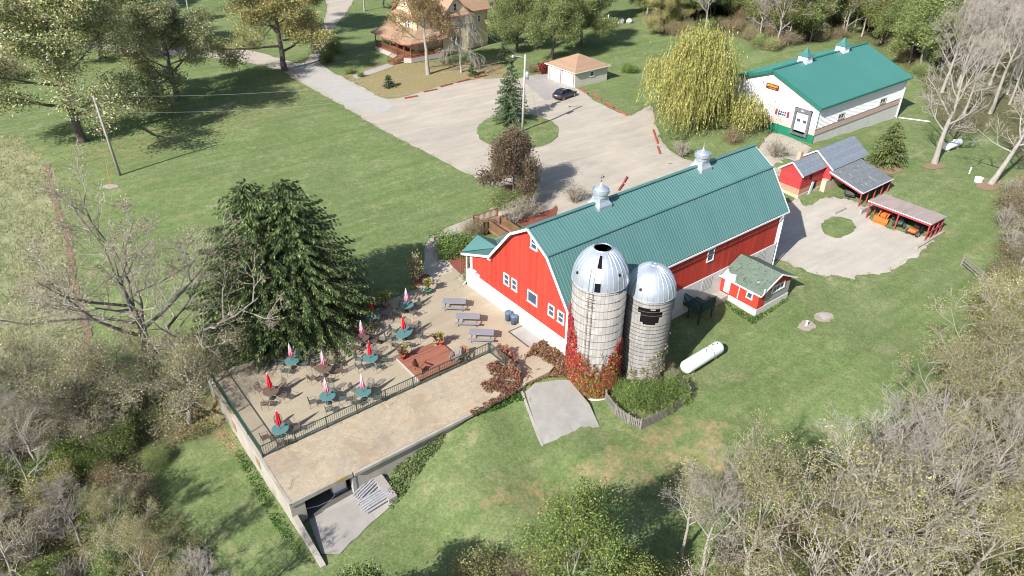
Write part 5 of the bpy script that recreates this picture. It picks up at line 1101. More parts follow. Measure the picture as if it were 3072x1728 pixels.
def mower(v, bm, name, label, rz):
    S = machine(v, -1.68, name, label, rz)
    m = MB(); m.prism([(-.9,-.35,.4),(-.2,-.4,.36),(.0,-.4,.62),(-.75,-.38,.78),(-.95,-.3,.6)],(0,.76,0)); m.build('hood', bm, S, bevel=.05)
    m = MB(); m.box(-.1,-.55,.2,1.05,.55,.34); m.build('cutting_deck', M['black'], S, bevel=.05); m = MB(); m.box(.1,-.28,.42,.55,.28,.55); m.box(-.02,-.28,.5,.1,.28,.98); m.build('driver_seat', M['black'], S, bevel=.04)
    for s in (-1,1):
        wheel_parts(S,-.55,s*.55,.31,.26); wheel_parts(S,1.0,s*.45,.17,.12); m = MB(); m.tube([(.3,s*.42,.4),(.55,s*.42,.95),(.6,s*.15,1.0)],.02,5); m.build('control_lever', M['dark_metal'], S)
    m = MB(); m.tube([(-.75,-.25,.5),(-1.0,-.25,.42),(-1.0,.25,.42),(-.75,.25,.5)],.05,6); m.build('rear_guard', M['black'], S)
mower((2263,566), M['green_metal'], 'riding_mower', 'dark green riding mower in the middle of the carport', .25); mower((2300,588), M['orange'], 'riding_mower', 'orange zero-turn mower at the right end of the carport', .0)
a = at(2140,488,-1.6); S = empty('utility_trailer', (a[0],a[1],-1.72), .35, 'black tarped utility trailer half under the lean-to', 'trailer')
m = MB(); m.prism([(-1.0,-.55,.4),(1.0,-.55,.4),(.9,-.5,.75),(.2,-.45,.95),(-.7,-.5,.8)],(0,1.1,0)); m.build('tarp', M['black'], S, bevel=.06); m = MB(); m.box(-1.1,-.6,.3,1.1,.6,.4); m.beam((-1.1,0,.35),(-2.0,0,.3),.08,.08); m.build('frame', M['dark_metal'], S)
for s in (-1,1): wheel_parts(S, 0, s*.66, .28, .16)
# ------------------------------------------------------------------ vegetation
def leafmesh(name, P, size, pal, seed, aspect=.55, up=.5, dirs=None, var=.22, clump=None, prob=None, flat=0.):
    """rhombic leaf sprays at points P; each has its own colour from the palette"""
    r = np.random.default_rng(seed); P = np.asarray(P, float); N = len(P)
    n = r.normal(size=(N, 3)); n[:, 2] = n[:, 2]*(1-flat)+up; n /= np.linalg.norm(n, axis=1, keepdims=True)+1e-9
    if dirs is None: d = r.normal(size=(N, 3))
    else: d = np.asarray(dirs, float)+r.normal(size=(N, 3))*.18
    t = d-n*(d*n).sum(1, keepdims=True) if dirs is None else d
    t /= np.linalg.norm(t, axis=1, keepdims=True)+1e-9
    b = np.cross(n, t); b /= np.linalg.norm(b, axis=1, keepdims=True)+1e-9
    s = (np.asarray(size)*r.uniform(.65, 1.35, N))[:, None]
    co = np.stack([P-t*s, P+b*s*aspect, P+t*s, P-b*s*aspect], 1).reshape(-1, 3)
    pal = np.array([rgb(p) for p in pal]); ci = r.choice(len(pal), N, p=prob)
    c = pal[ci]*np.exp(r.normal(size=(N, 1))*var)
    if clump is not None: c = c*np.asarray(clump)[:, None]
    c = np.repeat(np.concatenate([c, np.ones((N, 1))], 1), 4, 0)
    return np_mesh(name, co, np.arange(N*4).reshape(N, 4), {'Col': c})
def rvec(rng): return Vector((rng.gauss(0, 1), rng.gauss(0, 1), rng.gauss(0, 1))).normalized()
def skeleton(seed, H, th=.3, nl=10, ll=4., r0=.28, kids=(5, 4), el=(.3, 1.1), lenr=.58, wander=.22, grav=0., lean=(0, 0), prof='dome', ttop=.85, minr=.014):
    """tapered trunk with forking limbs; returns trunk tubes, twig tubes and twig points"""
    rng = random.Random(seed); big = []; small = []; tips = []
    K = 9; TP = [Vector((0, 0, -.2))]; off = Vector((0, 0, 0))
    for i in range(1, K+1):
        off += Vector((rng.gauss(0, wander*.35)+lean[0]*H/K, rng.gauss(0, wander*.35)+lean[1]*H/K, 0)); TP.append(Vector((off.x, off.y, H*ttop*i/K)))
    TR = [r0*(1.25 if i == 0 else 1)*(1-.8*i/K) for i in range(K+1)]; big.append((TP, TR, 8))
    def branch(p, d, L, r, lev):
        k = 4 if lev < len(kids) else 3; P = [p]; R = [r]; dd = d.copy()
        for i in range(k):
            dd = (dd+rvec(rng)*wander+Vector((0, 0, .07-grav*(lev+1)*.5))).normalized(); P.append(P[-1]+dd*(L/k)); R.append(max(minr, r*(1-.7*(i+1)/k)))
        (big if lev == 0 else small).append((P, R, 6 if lev == 0 else 4 if lev == 1 else 3))
        if lev < len(kids):
            n = kids[lev]
            for j in range(n):
                t = .25+.75*(j+rng.uniform(.2, .9))/n; f = t*k; i0 = min(int(f), k-1); q = P[i0].lerp(P[i0+1], min(1, f-i0))
                ax = rvec(rng); nd = (dd*.75+(ax-dd*ax.dot(dd)).normalized()*rng.uniform(.6, 1.0)).normalized(); branch(q, nd, L*lenr*rng.uniform(.75, 1.2)*(1.15-.45*t), max(minr, r*.5*(1.1-.5*t)), lev+1)
            tips.append((P[-1], lev, dd))
        else:
            for q in P[1:]: tips.append((q, lev, dd))
    for i in range(nl):
        t = th+(1-th)*((i+.5)/nl)**.9; f = t*K; i0 = min(int(f), K-1); p = TP[i0].lerp(TP[i0+1], f-i0)
        u = (t-th)/(1-th); a = i*2.4+rng.uniform(-.4, .4); e = el[0]+(el[1]-el[0])*u
        L = ll*{'dome': math.sqrt(max(.08, 1-.75*u*u)), 'cone': 1.05-.85*u, 'vase': .75+.35*math.sin(math.pi*min(1, u*.8+.2))}[prof]*rng.uniform(.8, 1.15)
        branch(p, Vector((math.cos(a)*math.cos(e), math.sin(a)*math.cos(e), math.sin(e))), L, max(minr, TR[i0]*.52), 0)
    return big, small, tips
def tubes(T):
    m = MB()
    for P, R, n in T: m.tube(P, R, n, False)
    return m
def hide(root): root.location = (0, 0, -500); return root
def tree(name, seed, bark, twig, leaves=None, lsize=.28, per=14, sd=.42, pal=None, prob=None, lev=None, aspect=.6, up=.6, density=None, var=.25, **k):
    S = empty(name, (0, 0, 0)); big, small, tips = skeleton(seed, **k)
    tubes(big).build('trunk', M[bark], S, True); rng = np.random.default_rng(seed+7)
    cr = None
    if small: cr = tubes(small).build('crown' if not per else 'branches', M[twig], S)
    if per:
        T = [t for t in tips if lev is None or t[1] >= lev]; P = []; C = []
        for p, l, d in T:
            q = rng.uniform(.72, 1.28); n = max(1, int(per*rng.uniform(.4, 1.6)))
            if density is not None and rng.uniform() > density: continue
            P.append(np.array(p)+rng.normal(size=(n, 3))*sd*np.array([1, 1, .75])); C.append(np.full(n, q))
        P = np.concatenate(P); C = np.concatenate(C); P[:, 2] = np.maximum(P[:, 2], .1)
        link('crown', leafmesh('crown', P, lsize, pal, seed+3, aspect, up, clump=C, prob=prob, var=var), M['leaf'], S)
    return S
OLIVE = [(.23,.29,.11),(.30,.33,.145),(.18,.235,.09),(.33,.32,.15),(.48,.47,.34),(.32,.24,.12)]
GOLD = [(.33,.30,.11),(.40,.33,.13),(.25,.25,.10),(.45,.37,.18),(.34,.24,.11)]
GREEN = [(.16,.23,.075),(.22,.285,.10),(.12,.18,.06),(.29,.30,.13),(.28,.24,.11)]
YELL = [(.36,.32,.13),(.30,.285,.125),(.40,.345,.18),(.25,.26,.11),(.34,.27,.16)]
BROWN = [(.28,.22,.14),(.36,.29,.20),(.22,.17,.11),(.24,.24,.11)]
PR = {}
oak = dict(bark='bark', twig='twig', H=13.5, th=.2, nl=13, ll=7.0, r0=.42, kids=(6, 5), el=(-.05, 1.15), lenr=.5, prob=None, var=.3)
PR['oak'] = [tree('oak_tree', 11, pal=OLIVE, per=48, lsize=.105, sd=.5, **oak), tree('oak_tree', 12, pal=OLIVE, per=48, lsize=.105, sd=.5, **{**oak, 'll': 6.3, 'H': 12.5}), tree('oak_tree', 13, pal=GOLD+OLIVE[:2], per=54, lsize=.105, sd=.5, **{**oak, 'll': 6.6})]
PR['leafy'] = [tree('leafy_tree', 21, 'bark', 'twig', pal=GREEN, per=76, lsize=.11, sd=.66, H=11.5, th=.2, nl=13, ll=4.8, r0=.3, kids=(5, 5), el=(.1, 1.2), lenr=.5), tree('leafy_tree', 22, 'bark', 'twig', pal=GREEN+OLIVE[:3], per=70, lsize=.11, sd=.66, H=12.5, th=.22, nl=13, ll=4.4, r0=.3, kids=(5, 5), el=(.2, 1.2), lenr=.5)]
PR['locust'] = [tree('locust_tree', 24, 'bark_grey', 'twig', pal=[(.17,.24,.08),(.24,.29,.10),(.13,.19,.065),(.32,.32,.14)], per=46, lsize=.12, sd=.6, H=12, th=.35, nl=11, ll=3.8, r0=.2, kids=(5, 4), el=(.1, 1.1), lenr=.55, lean=(.02, .0)), tree('locust_tree', 25, 'bark_grey', 'twig', pal=[(.15,.20,.06),(.22,.24,.08),(.11,.15,.05),(.32,.28,.11)], per=42, lsize=.12, sd=.62, H=10, th=.3, nl=10, ll=3.8, r0=.18, kids=(5, 4), el=(.1, 1.1), lenr=.55)]
bare = dict(bark='bark_grey', twig='twig_pale', H=13, th=.3, nl=11, ll=4.8, r0=.24, kids=(6, 5, 4), el=(.45, 1.25), lenr=.55, prof='vase', wander=.2, minr=.013)
PR['bare'] = [tree('bare_tree', 31, per=0, **bare), tree('bare_tree', 32, per=0, **{**bare, 'H': 15, 'th': .4, 'll': 4.2, 'nl': 12}), tree('bare_tree', 33, per=0, **{**bare, 'H': 11, 'twig': 'twig', 'll': 4.2, 'lean': (.04, .02)}), tree('bare_tree', 34, per=0, **{**bare, 'H': 14, 'th': .45, 'll': 3.6, 'el': (.6, 1.3), 'lean': (-.02, .03)})]
PR['thin'] = []
for k_, (H_, ll_, pal_, per_) in enumerate(((8.0,5.0,YELL+[(.30,.27,.10)],5),(7.0,4.8,BROWN+YELL[:2],4),(6.0,4.2,YELL+[(.28,.30,.11)],8),(8.5,4.8,BROWN[:2]+YELL,2))):
    PR['thin'].append(tree('thin_leaved_tree', 41+k_, 'bark_grey', 'twig_pale', pal=pal_, per=per_, lsize=.042, sd=.22, H=H_, th=.12, nl=9, ll=ll_, r0=.17, kids=(5,4,3), el=(.55,1.3), lenr=.52, lev=2, prof='vase', minr=.012, wander=.2, up=.8, var=.18))
def shrub(name, seed, pal, h, r, n, ls=.16, twig='twig', stems=9, up=.5):
    S = empty(name, (0, 0, 0)); rng = np.random.default_rng(seed); q = random.Random(seed); m = MB(); P = []; C = []
    for i in range(stems):
        a = q.uniform(0, 6.28); R = r*math.sqrt(q.uniform(.02, 1))*.75; hh = h*q.uniform(.6, 1.05)*(1-.35*(R/r)**2)
        e = Vector((R*math.cos(a), R*math.sin(a), hh)); b = Vector((R*.25*math.cos(a), R*.25*math.sin(a), -.1)); mid = b.lerp(e, .5)+Vector((0, 0, hh*.08)); m.tube([b, mid, e], [.035, .025, .012], 4, False)
        for j in range(6):
            t = q.uniform(.3, 1); p = b.lerp(e, t); d = rvec(q); d.z = abs(d.z)*.8; m.tube([p, p+d*r*.5*q.uniform(.5, 1)], [.014, .009], 3, False)
            pe = p+d*r*.42; k = max(1, n//(stems*6)); P.append(np.array(pe)+rng.normal(size=(k, 3))*r*.2); C.append(np.full(k, rng.uniform(.7, 1.3)))
    m.build('stems', M[twig], S)
    if n:
        P = np.concatenate(P); P[:, 2] = np.maximum(P[:, 2], .05); link('foliage', leafmesh('foliage', P, ls, pal, seed, .6, up, clump=np.concatenate(C)), M['leaf'], S)
    return S
PR['s_green'] = [shrub('green_shrub', 51, GREEN+[(.12,.20,.05)], 1.9, 1.5, 13000, .055), shrub('green_shrub', 52, OLIVE[:4]+GREEN[:2], 1.6, 1.7, 13000, .055)]
PR['s_brown'] = [shrub('brown_shrub', 53, BROWN, 1.8, 1.7, 6000, .045, 'twig_pale', 16), shrub('brown_shrub', 54, BROWN+YELL[:1]+[(.30,.15,.09)], 1.5, 1.6, 6000, .045, 'twig', 16)]
PR['s_yell'] = [shrub('yellow_shrub', 55, YELL+[(.30,.30,.09)], 2.1, 1.7, 9500, .052), shrub('yellow_shrub', 56, YELL+GREEN[:2], 1.9, 1.7, 9500, .052, 'twig_pale')]
PR['s_bright'] = [shrub('bright_shrub', 58, [(.15,.24,.06),(.20,.28,.08),(.10,.17,.045),(.26,.29,.10)], 1.5, 1.6, 12000, .055), shrub('bright_shrub', 59, [(.17,.25,.06),(.24,.29,.09),(.11,.18,.05)], 1.2, 1.7, 12000, .055)]
PR['s_twig'] = [shrub('twiggy_shrub', 57, BROWN, 2.0, 1.7, 1400, .042, 'twig_pale', 34)]
def conifer(name, seed, H, R, whorls, per, pal, bare=.06, droop=.35, ls=.34, pw=1., asp=.3, sprays=1.):
    """tiers of branches carrying hanging needle sprays"""
    S = empty(name, (0, 0, 0)); q = random.Random(seed); r = np.random.default_rng(seed); m = MB(); m.tube([(0,0,-.2),(0,0,H*.5),(0,0,H*.98)], [H*.02, H*.013, .02], 7); m.build('trunk', M['bark'], S, True)
    P = []; D = []; C = []; b = MB()
    for w in range(whorls):
        t = (w+.4)/whorls; z = H*(bare+(1-bare)*t); L = R*(1-t)**pw*1.0+.12
        for k in range(max(4, int(per*(1-t*.6)))):
            a = q.uniform(0, 6.283); l = L*q.uniform(.72, 1.12); zz = z+q.uniform(-.5, .5)*H/whorls
            pts = []; n = max(3, int(l/.3))
            cl = r.uniform(.72, 1.3)
            for i in range(n+1):
                s = i/n; pts.append((math.cos(a)*l*s, math.sin(a)*l*s, zz-droop*l*s*(1-.45*s)*(1-t*.9)+.12*l*t*s))
            b.tube([pts[0], pts[n//2], pts[-1]], [.035, .022, .008], 3, False)
            for i in range(1, n+1):
                s = i/n
                for sd_ in range(max(2, int(5*sprays*(1.1-.5*s)))):
                    side = q.choice((-1, 1))*q.uniform(.3, 1.1); off = q.uniform(.05, .42)*min(1, l*.5)*(1.15-s*.7)
                    dx, dy = -math.sin(a)*side, math.cos(a)*side
                    P.append((pts[i][0]+dx*off, pts[i][1]+dy*off, pts[i][2]-q.uniform(0, .16))); D.append((math.cos(a)*.8+dx*.5, math.sin(a)*.8+dy*.5, -.35-.3*q.random())); C.append(cl)
    b.build('branches', M['bark'], S)
    link('crown', leafmesh('crown', P, ls, pal, seed, asp, .8, dirs=D, clump=C, var=.28), M['leaf'], S); return S
SPR = [(.09,.145,.05),(.135,.185,.065),(.065,.105,.045),(.20,.23,.09)]
def finish(o, v, sc, rz, label, cat='tree', group=None, dz=0., p=None, sq=1.):
    g = p if p is not None else gp(*v); o.location = (g[0], g[1], g[2]+dz); o.rotation_euler = (0, 0, rz); o.scale = (sc*sq, sc*sq, sc); return tag(o, label, cat, group)
usedv = set()
def put(kind, i, v, sc, rz, label, cat='tree', group=None, p=None, sq=1.):
    pr = PR[kind][i % len(PR[kind])]
    if pr.name in usedv: pr = copy_tree(pr)
    else: usedv.add(pr.name)
    return finish(pr, v, sc, rz, label, cat, group, 0, p, sq)
# the two big spruces, island spruce, cedar
finish(conifer('spruce_tree', 61, 13.4, 6.9, 44, 25, SPR, ls=.15, pw=.62, sprays=3.0, bare=.02), (690,824), 1, 0, 'big dark spruce, left one of the merged pair beside the patio', group='big spruces by the patio')
finish(conifer('spruce_tree', 62, 13.2, 6.9, 44, 25, SPR, ls=.15, pw=.62, sprays=3.0, bare=.02), (774,814), 1, 0, 'big dark spruce, right one of the merged pair beside the patio', group='big spruces by the patio')
finish(conifer('spruce_tree', 63, 9.0, 2.9, 28, 13, [(.10,.155,.075),(.14,.19,.09),(.08,.12,.06)], bare=.08, droop=.2, ls=.17, pw=.85, sprays=1.8), (1285,309), 1, 0, 'slender young spruce on the round grass island')
finish(conifer('cedar_tree', 64, 5.6, 2.5, 22, 15, [(.13,.17,.05),(.17,.21,.065),(.10,.13,.04)], bare=.02, droop=.05, ls=.2, pw=.62), (2228,412), 1, 0, 'squat yellowish green cedar behind the red shed')
for v, h, r_, lb in (((1266,158),3.4,1.3,'small conifer near the house behind the utility pole'),((979,219),2.0,1.05,'small dark conifer bush on the house lawn'),((1188,190),2.4,.9,'small conifer under the drooping bare tree by the house')):
    finish(conifer('small_conifer', int(v[0]), h, r_, 14, 9, [(.07,.10,.04),(.10,.13,.05)], bare=.02, droop=.15, ls=.18, pw=.7), v, 1, 0, lb)
# willow
S = empty('willow_tree', (0,0,0)); big, small, tips = skeleton(71, H=12.0, th=.22, nl=15, ll=6.6, wander=.34, r0=.45, kids=(5, 4), el=(.3, 1.2), lenr=.55)
tubes(big).build('trunk', M['bark'], S, True); tubes(small).build('branches', M['twig'], S); q = np.random.default_rng(3); P = []; D = []; C = []
for p, l, d in tips:
    ut = q.uniform(.35, 1.2)
    for _ in range(9):
        b = np.array(p)+q.normal(size=3)*np.array([1.0,1.0,.7]); n = int(ut*q.uniform(9, 34)); n = min(n, int(max(3, (b[2]-.4)/.26))); sway = q.normal(size=2)*.05; cl = q.uniform(.75, 1.25)
        for i in range(n): P.append((b[0]+sway[0]*i*.7+d[0]*.12*math.sqrt(i), b[1]+sway[1]*i*.7+d[1]*.12*math.sqrt(i), b[2]+.15-.25*i)); D.append((sway[0]*3, sway[1]*3, -1)); C.append(cl)
link('crown', leafmesh('crown', P, .15, [(.38,.36,.10),(.32,.32,.09),(.45,.42,.15),(.25,.28,.075),(.48,.43,.19)], 5, .36, .4, dirs=D, clump=C), M['leaf'], S)
finish(S, (1742,322), .86, .4, 'large yellow green weeping willow between the lot and the warehouse', sq=1.2)
# plum coloured round tree at the barn entrance
S = empty('plum_tree', (0,0,0)); big, small, tips = skeleton(72, H=7.2, th=.22, nl=16, ll=3.3, r0=.17, kids=(5, 4), el=(.0, 1.3), lenr=.5)
tubes(big).build('trunk', M['bark'], S, True); tubes(small).build('branches', M['twig'], S); q = np.random.default_rng(4)
P = np.concatenate([np.array(p)+q.normal(size=(44, 3))*.48 for p, l, d in tips]); link('crown', leafmesh('crown', P, .10, [(.16,.105,.08),(.20,.135,.095),(.12,.09,.065),(.16,.15,.07),(.24,.18,.12)], 6, .6, .5), M['leaf'], S)
finish(S, (1290,496), .9, 0, 'round dark plum-leaved tree at the edge of the gravel lot by the barn')
# left lawn oaks
for k, v, sc, rz, lb in ((0,(208,356),1.3,.3,'largest leafy oak, at the left edge of the lawn behind the leaning pole'),(1,(447,251),1.0,1.9,'smaller leafy oak standing between the leaning pole and the golden oak'),(2,(717,178),1.15,.8,'golden leafy oak at the drive junction'),(1,(258,148),1.2,3.4,'leafy oak behind the left branch of the drive'),(0,(105,128),.85,4.4,'leafy oak at the upper left beyond the drive'),(2,(745,88),1.05,2.2,'tall oak behind the golden oak by the drive'),(0,(40,60),1.,1.2,'leafy oak in the top left corner'),(1,(170,40),.9,5.2,'leafy oak at the top edge, left of the lane'),(1,(330,30),.8,.2,'leafy oak at the top edge above the drive'),(0,(690,-60),1.0,3.0,'oak at the top edge left of the lane'),(2,(330,85),.85,4.0,'golden tinged oak above the left branch of the drive'),(1,(235,15),1.0,.9,'leafy oak in the top left row, third from the corner'),(0,(590,-30),.95,5.5,'leafy oak at the top edge between two bare trees')):
    put('oak', k, v, sc, rz, lb, 'tree', 'leafy oaks on the left lawn', sq=1.14)
for i, v, sc, lb in ((2,(432,92),.62,'small bare tree above the left drive'),(0,(476,36),.9,'bare tree with pale trunk at the top left'),(3,(560,-10),.9,'bare tree at the top edge left of the lane'),(1,(917,28),.8,'bare pale-trunked tree left of the house')): put('bare', i, v, sc, v[0]*.1, lb, 'tree')
# house trees
S = tree('sparse_tree', 81, 'bark_grey', 'twig_pale', pal=[(.33,.25,.11),(.25,.21,.10),(.40,.31,.17),(.30,.17,.07)], per=12, lsize=.10, sd=.5, H=14, th=.34, nl=11, ll=5.2, r0=.36, kids=(5, 5, 3), el=(.3, 1.2), lenr=.55, lev=2, density=.95); finish(S, (1077,187), 1, 0, 'thick pale-trunked tree with thin golden leaves before the house')
S = tree('drooping_tree', 82, 'bark_grey', 'twig_pale', per=0, H=10.5, th=.32, nl=14, ll=4.2, r0=.2, kids=(6, 6, 3), el=(.1, 1.0), lenr=.6, grav=.42, wander=.15); finish(S, (1160,182), 1, 0, 'bare drooping grey tree beside the house wall')
for k, v, sc, lb in ((0,(1300,128),.95,'dense green tree right behind the house corner'),(1,(1388,150),.95,'dense green tree left of the garage roof'),(0,(1462,118),.95,'dense green tree behind the garage'),(1,(1245,20),1.1,'green tree at the top edge behind the house'),(0,(1400,30),1.1,'green tree at the top edge behind the garage trees'),(1,(1500,60),.9,'green tree at the left edge of the far lawn'),(1,(965,20),.7,'green tree at the left corner of the house'),(0,(1330,60),1.0,'green tree in the middle of the clump behind the house')): put('leafy', k, v, sc, v[0]*.37, lb, 'tree', 'green trees behind the house')
finish(copy_tree(PR['oak'][2]), (1668,80), .72, 1.1, 'orange brown tree at the wood edge above the willow')
# the large bare oak left of the terrace
S = tree('bare_oak', 91, 'bark_oak', 'twig', pal=[(.36,.29,.2),(.26,.2,.13),(.42,.36,.26),(.23,.22,.11)], per=6, lsize=.05, sd=.25, H=12.5, th=.2, nl=14, ll=9.6, r0=.48, kids=(6, 5, 4), el=(.12, 1.1), lenr=.5, wander=.32, lev=2, density=.7, minr=.017); finish(S, (395,985), 1, .6, 'large spreading oak almost bare, left of the terrace')
S = tree('bare_oak', 92, 'bark_oak', 'twig', pal=BROWN+OLIVE[2:5], per=20, lsize=.052, sd=.42, H=6, th=.15, nl=11, ll=4.6, r0=.3, kids=(6, 5), el=(.05, .9), lenr=.55, wander=.3, minr=.018); finish(S, (480,1060), .9, 2, 'lower brown-leaved oak crown crowding the terrace corner')
S = tree('bare_oak', 93, 'bark_oak', 'twig', pal=BROWN+OLIVE[2:5], per=16, lsize=.052, sd=.45, H=6.5, th=.15, nl=11, ll=4.6, r0=.25, kids=(6, 5), el=(.05, .9), lenr=.55, wander=.3, minr=.018); finish(S, (230,1090), .85, .4, 'brown-leaved small oak below the large bare oak')
S = copy_tree(bpy.data.objects['bare_oak.001']); finish(S, (345,1035), .85, 4, 'brown-leaved small oak standing between its two like neighbours'); S = copy_tree(bpy.data.objects['bare_oak.001']); finish(S, (120,1040), .8, 5, 'brown-leaved small oak at the left edge under the bare oak')
# bare trees on the right lawn
S = tree('bare_tree', 94, per=0, **{**bare, 'H': 14.5, 'll': 5.4, 'r0': .38, 'nl': 11, 'minr': .011, 'th': .22, 'el': (.45, 1.25), 'lean': (-.0, .0)}); finish(S, (2350,411), 1, 0, 'tall bare tree with broad crown right of the warehouse')
S = tree('bare_tree', 95, per=0, **{**bare, 'H': 11, 'll': 5.2, 'r0': .38, 'nl': 8, 'minr': .011, 'th': .3, 'el': (.25, 1.1), 'lean': (.12, -.14)}); finish(S, (2492,462), 1, 0, 'leaning bare tree at the right edge above the white well cover')
S = tree('fallen_tree', 96, 'bark_grey', 'twig_pale', per=0, H=9, th=.25, nl=9, ll=3.6, r0=.2, kids=(5, 4), el=(.5, 1.2), lenr=.55, minr=.016)
finish(S, (75,1275), 1, 0, 'bleached fallen tree lying in the brush at lower left'); S.rotation_euler = (math.radians(72), .1, math.radians(-62))
S = tree('fallen_tree', 97, 'bark_grey', 'twig_pale', per=0, H=8, th=.2, nl=9, ll=3.2, r0=.2, kids=(5, 5), el=(.6, 1.2), lenr=.6, minr=.016)
finish(S, (2345,1335), 1, 0, 'pale toppled tree across the lower right wood'); S.rotation_euler = (math.radians(-60), .2, math.radians(-95))
S = tree('bright_tree', 83, 'bark_grey', 'twig_pale', pal=[(.17,.25,.06),(.23,.30,.085),(.12,.19,.05),(.30,.31,.10)], per=34, lsize=.065, sd=.36, H=6.4, th=.08, nl=12, ll=3.9, r0=.14, kids=(5, 4), el=(.25, 1.25), lenr=.55, prof='vase'); finish(S, (1440,1540), .95, .5, 'bright green feathery tree at the bottom edge'); put('locust', 0, (935,1650), .5, 1.2, 'green tree peeping in at the bottom edge below the garage apron'); put('locust', 1, (1580,1560), .5, 2.4, 'small bright green tree at the bottom edge, right of its larger neighbour')
S = shrub('stump_shrub', 98, YELL, 3.0, .8, 500, .13, 'twig_pale', 10); finish(S, (1048,708), 1, 0, 'narrow pale-stemmed shrub in a bed by the footpath', 'shrub')
# named shrubs
for kind, i, v, sc, lb in (('s_bright',0,(1142,640),1.2,'bushy green ornamental shrub left of the barn entrance'),('s_brown',0,(1192,590),.85,'brown seed-headed shrub at the corner of the wooden ramp'),('s_twig',0,(1290,560),1.15,'tangled grey bare shrub behind the wooden ramp'),('s_twig',0,(1330,545),1.2,'bare grey shrub under the barn eave at the ramp'),('s_green',1,(1262,520),1.0,'green brown shrub under the plum tree'),('s_green',0,(1310,518),.9,'green shrub at the right foot of the plum tree'),('s_brown',1,(1235,575),.6,'tall dry grass clump on the ramp corner'),('s_twig',0,(1445,508),1.1,'pinkish bare shrub behind the barn by the cupola'),
    ('s_green',0,(1183,705),.5,'small green bush at the white wall corner of the barn'),('s_green',1,(878,185),.55,'small green bush by the front walk'),('s_green',0,(906,193),.4,'tiny green bush right of the front walk'),('s_green',1,(842,132),1.15,'dark green shrub by the lane, left of the house'),('s_green',0,(825,155),.8,'dark green shrub at the drive junction'),('s_bright',1,(1583,182),.9,'bright green low bush on the lawn right of the garage'),('s_brown',1,(1338,182),.75,'dry grassy clump left of the red bush'),
    ('s_yell',0,(1925,315),1.15,'yellow bush at the warehouse dock corner'),('s_brown',0,(1880,335),1.0,'brown dry bush in the willow bed'),('s_brown',1,(1840,360),1.0,'brown bush in the bed below the willow'),('s_twig',0,(1950,395),1.2,'bare twiggy bush at the barn far gable'),('s_twig',0,(1715,392),1.0,'bare brush at the bed corner behind the barn'),('s_green',1,(1700,350),.9,'green bush under the left side of the willow'),('s_green',0,(1800,325),.8,'green bush under the right side of the willow'),
    ('s_bright',0,(1600,1010),.9,'leafy green bush in the picket bed, left'),('s_bright',1,(1640,1020),.9,'leafy green bush in the middle of the picket bed'),('s_bright',1,(1685,1000),.85,'yellow green bush in the picket bed, right'),('s_brown',1,(1662,938),.7,'reddish brown bush behind the shorter silo'),('s_twig',0,(1682,958),.6,'bare pale bush at the right end of the picket bed'),('s_bright',0,(1578,1000),.75,'green bush at the foot of the taller silo'),
    ('s_brown',0,(330,1255),1.1,'rusty brown bush at the lower left lawn edge'),('s_green',1,(395,1165),.6,'small green bush under the bare oak limbs'),('s_brown',0,(2520,700),1.0,'brown brush behind the rail fence'),('s_yell',0,(2500,800),1.5,'yellow bush below the rail fence'),('s_yell',1,(2545,850),1.5,'yellow green bush at the right edge'),('s_brown',1,(2475,880),1.2,'brown bush at the right lawn edge'),('s_yell',0,(2560,770),1.4,'yellow bush at the right edge by the fence end')):
    put(kind, i, v, sc, v[0]*.7, lb, 'shrub')
S = shrub('red_shrub', 99, [(.25,.045,.04),(.32,.07,.05),(.18,.04,.035)], 2.0, 1.0, 1500, .14); finish(S, (1366,186), 1, 0, 'round dark red bush at the garage corner', 'shrub')
# potted plants
def potted(v, z, pm, pal, h, r, lb, n=260, pr=.24):
    a = at(*v, z+.2); S = empty('potted_plant', (a[0], a[1], z), 0, lb, 'potted plant'); m = MB(); m.lathe((0,0,0), [(pr*.7,0),(pr,.36),(pr*1.08,.36),(pr*1.08,.4),(pr*.9,.4),(pr*.85,.34),(0,.34)], 18); m.build('pot', M[pm], S, True)
    q = np.random.default_rng(int(v[0])); P = []; D = []
    for i in range(n):
        an = q.uniform(0, 6.28); t = q.uniform(.15, 1); sp = r*q.uniform(.1, 1)*t**1.5; P.append((sp*math.cos(an), sp*math.sin(an), .36+h*t*(1-.3*(sp/r)**2))); D.append((math.cos(an)*t, math.sin(an)*t, 1.1-t*.5))
    link('foliage', leafmesh('foliage', P, .17, pal, int(v[0]), .25, .1, dirs=D), M['leaf'], S)
YG = [(.32,.31,.08),(.24,.27,.07),(.38,.34,.12)]; MX = [(.25,.13,.10),(.16,.17,.06),(.30,.20,.12),(.2,.1,.1)]
potted((1077,733),.055,'green_pot',YG,1.15,.6,'grassy yellow green plant in a green pot by the footpath',420,.32); potted((971,768),.055,'tan_pot',YG,1.3,.65,'tall yellow green plant in a pot at the spruce edge',420,.3)
potted((1012,898),.245,'terracotta',MX,.6,.5,'red brown potted plant at the left corner of the deck'); potted((1020,890),.245,'terracotta',YG,.75,.3,'yellow potted plant at the left corner of the deck',160); potted((1097,862),.245,'tan_pot',MX,.65,.42,'reddish plant in a tan pot at the far corner of the deck'); potted((1110,862),.245,'terracotta',YG,.8,.38,'spiky green plant in a red pot at the far corner of the deck')
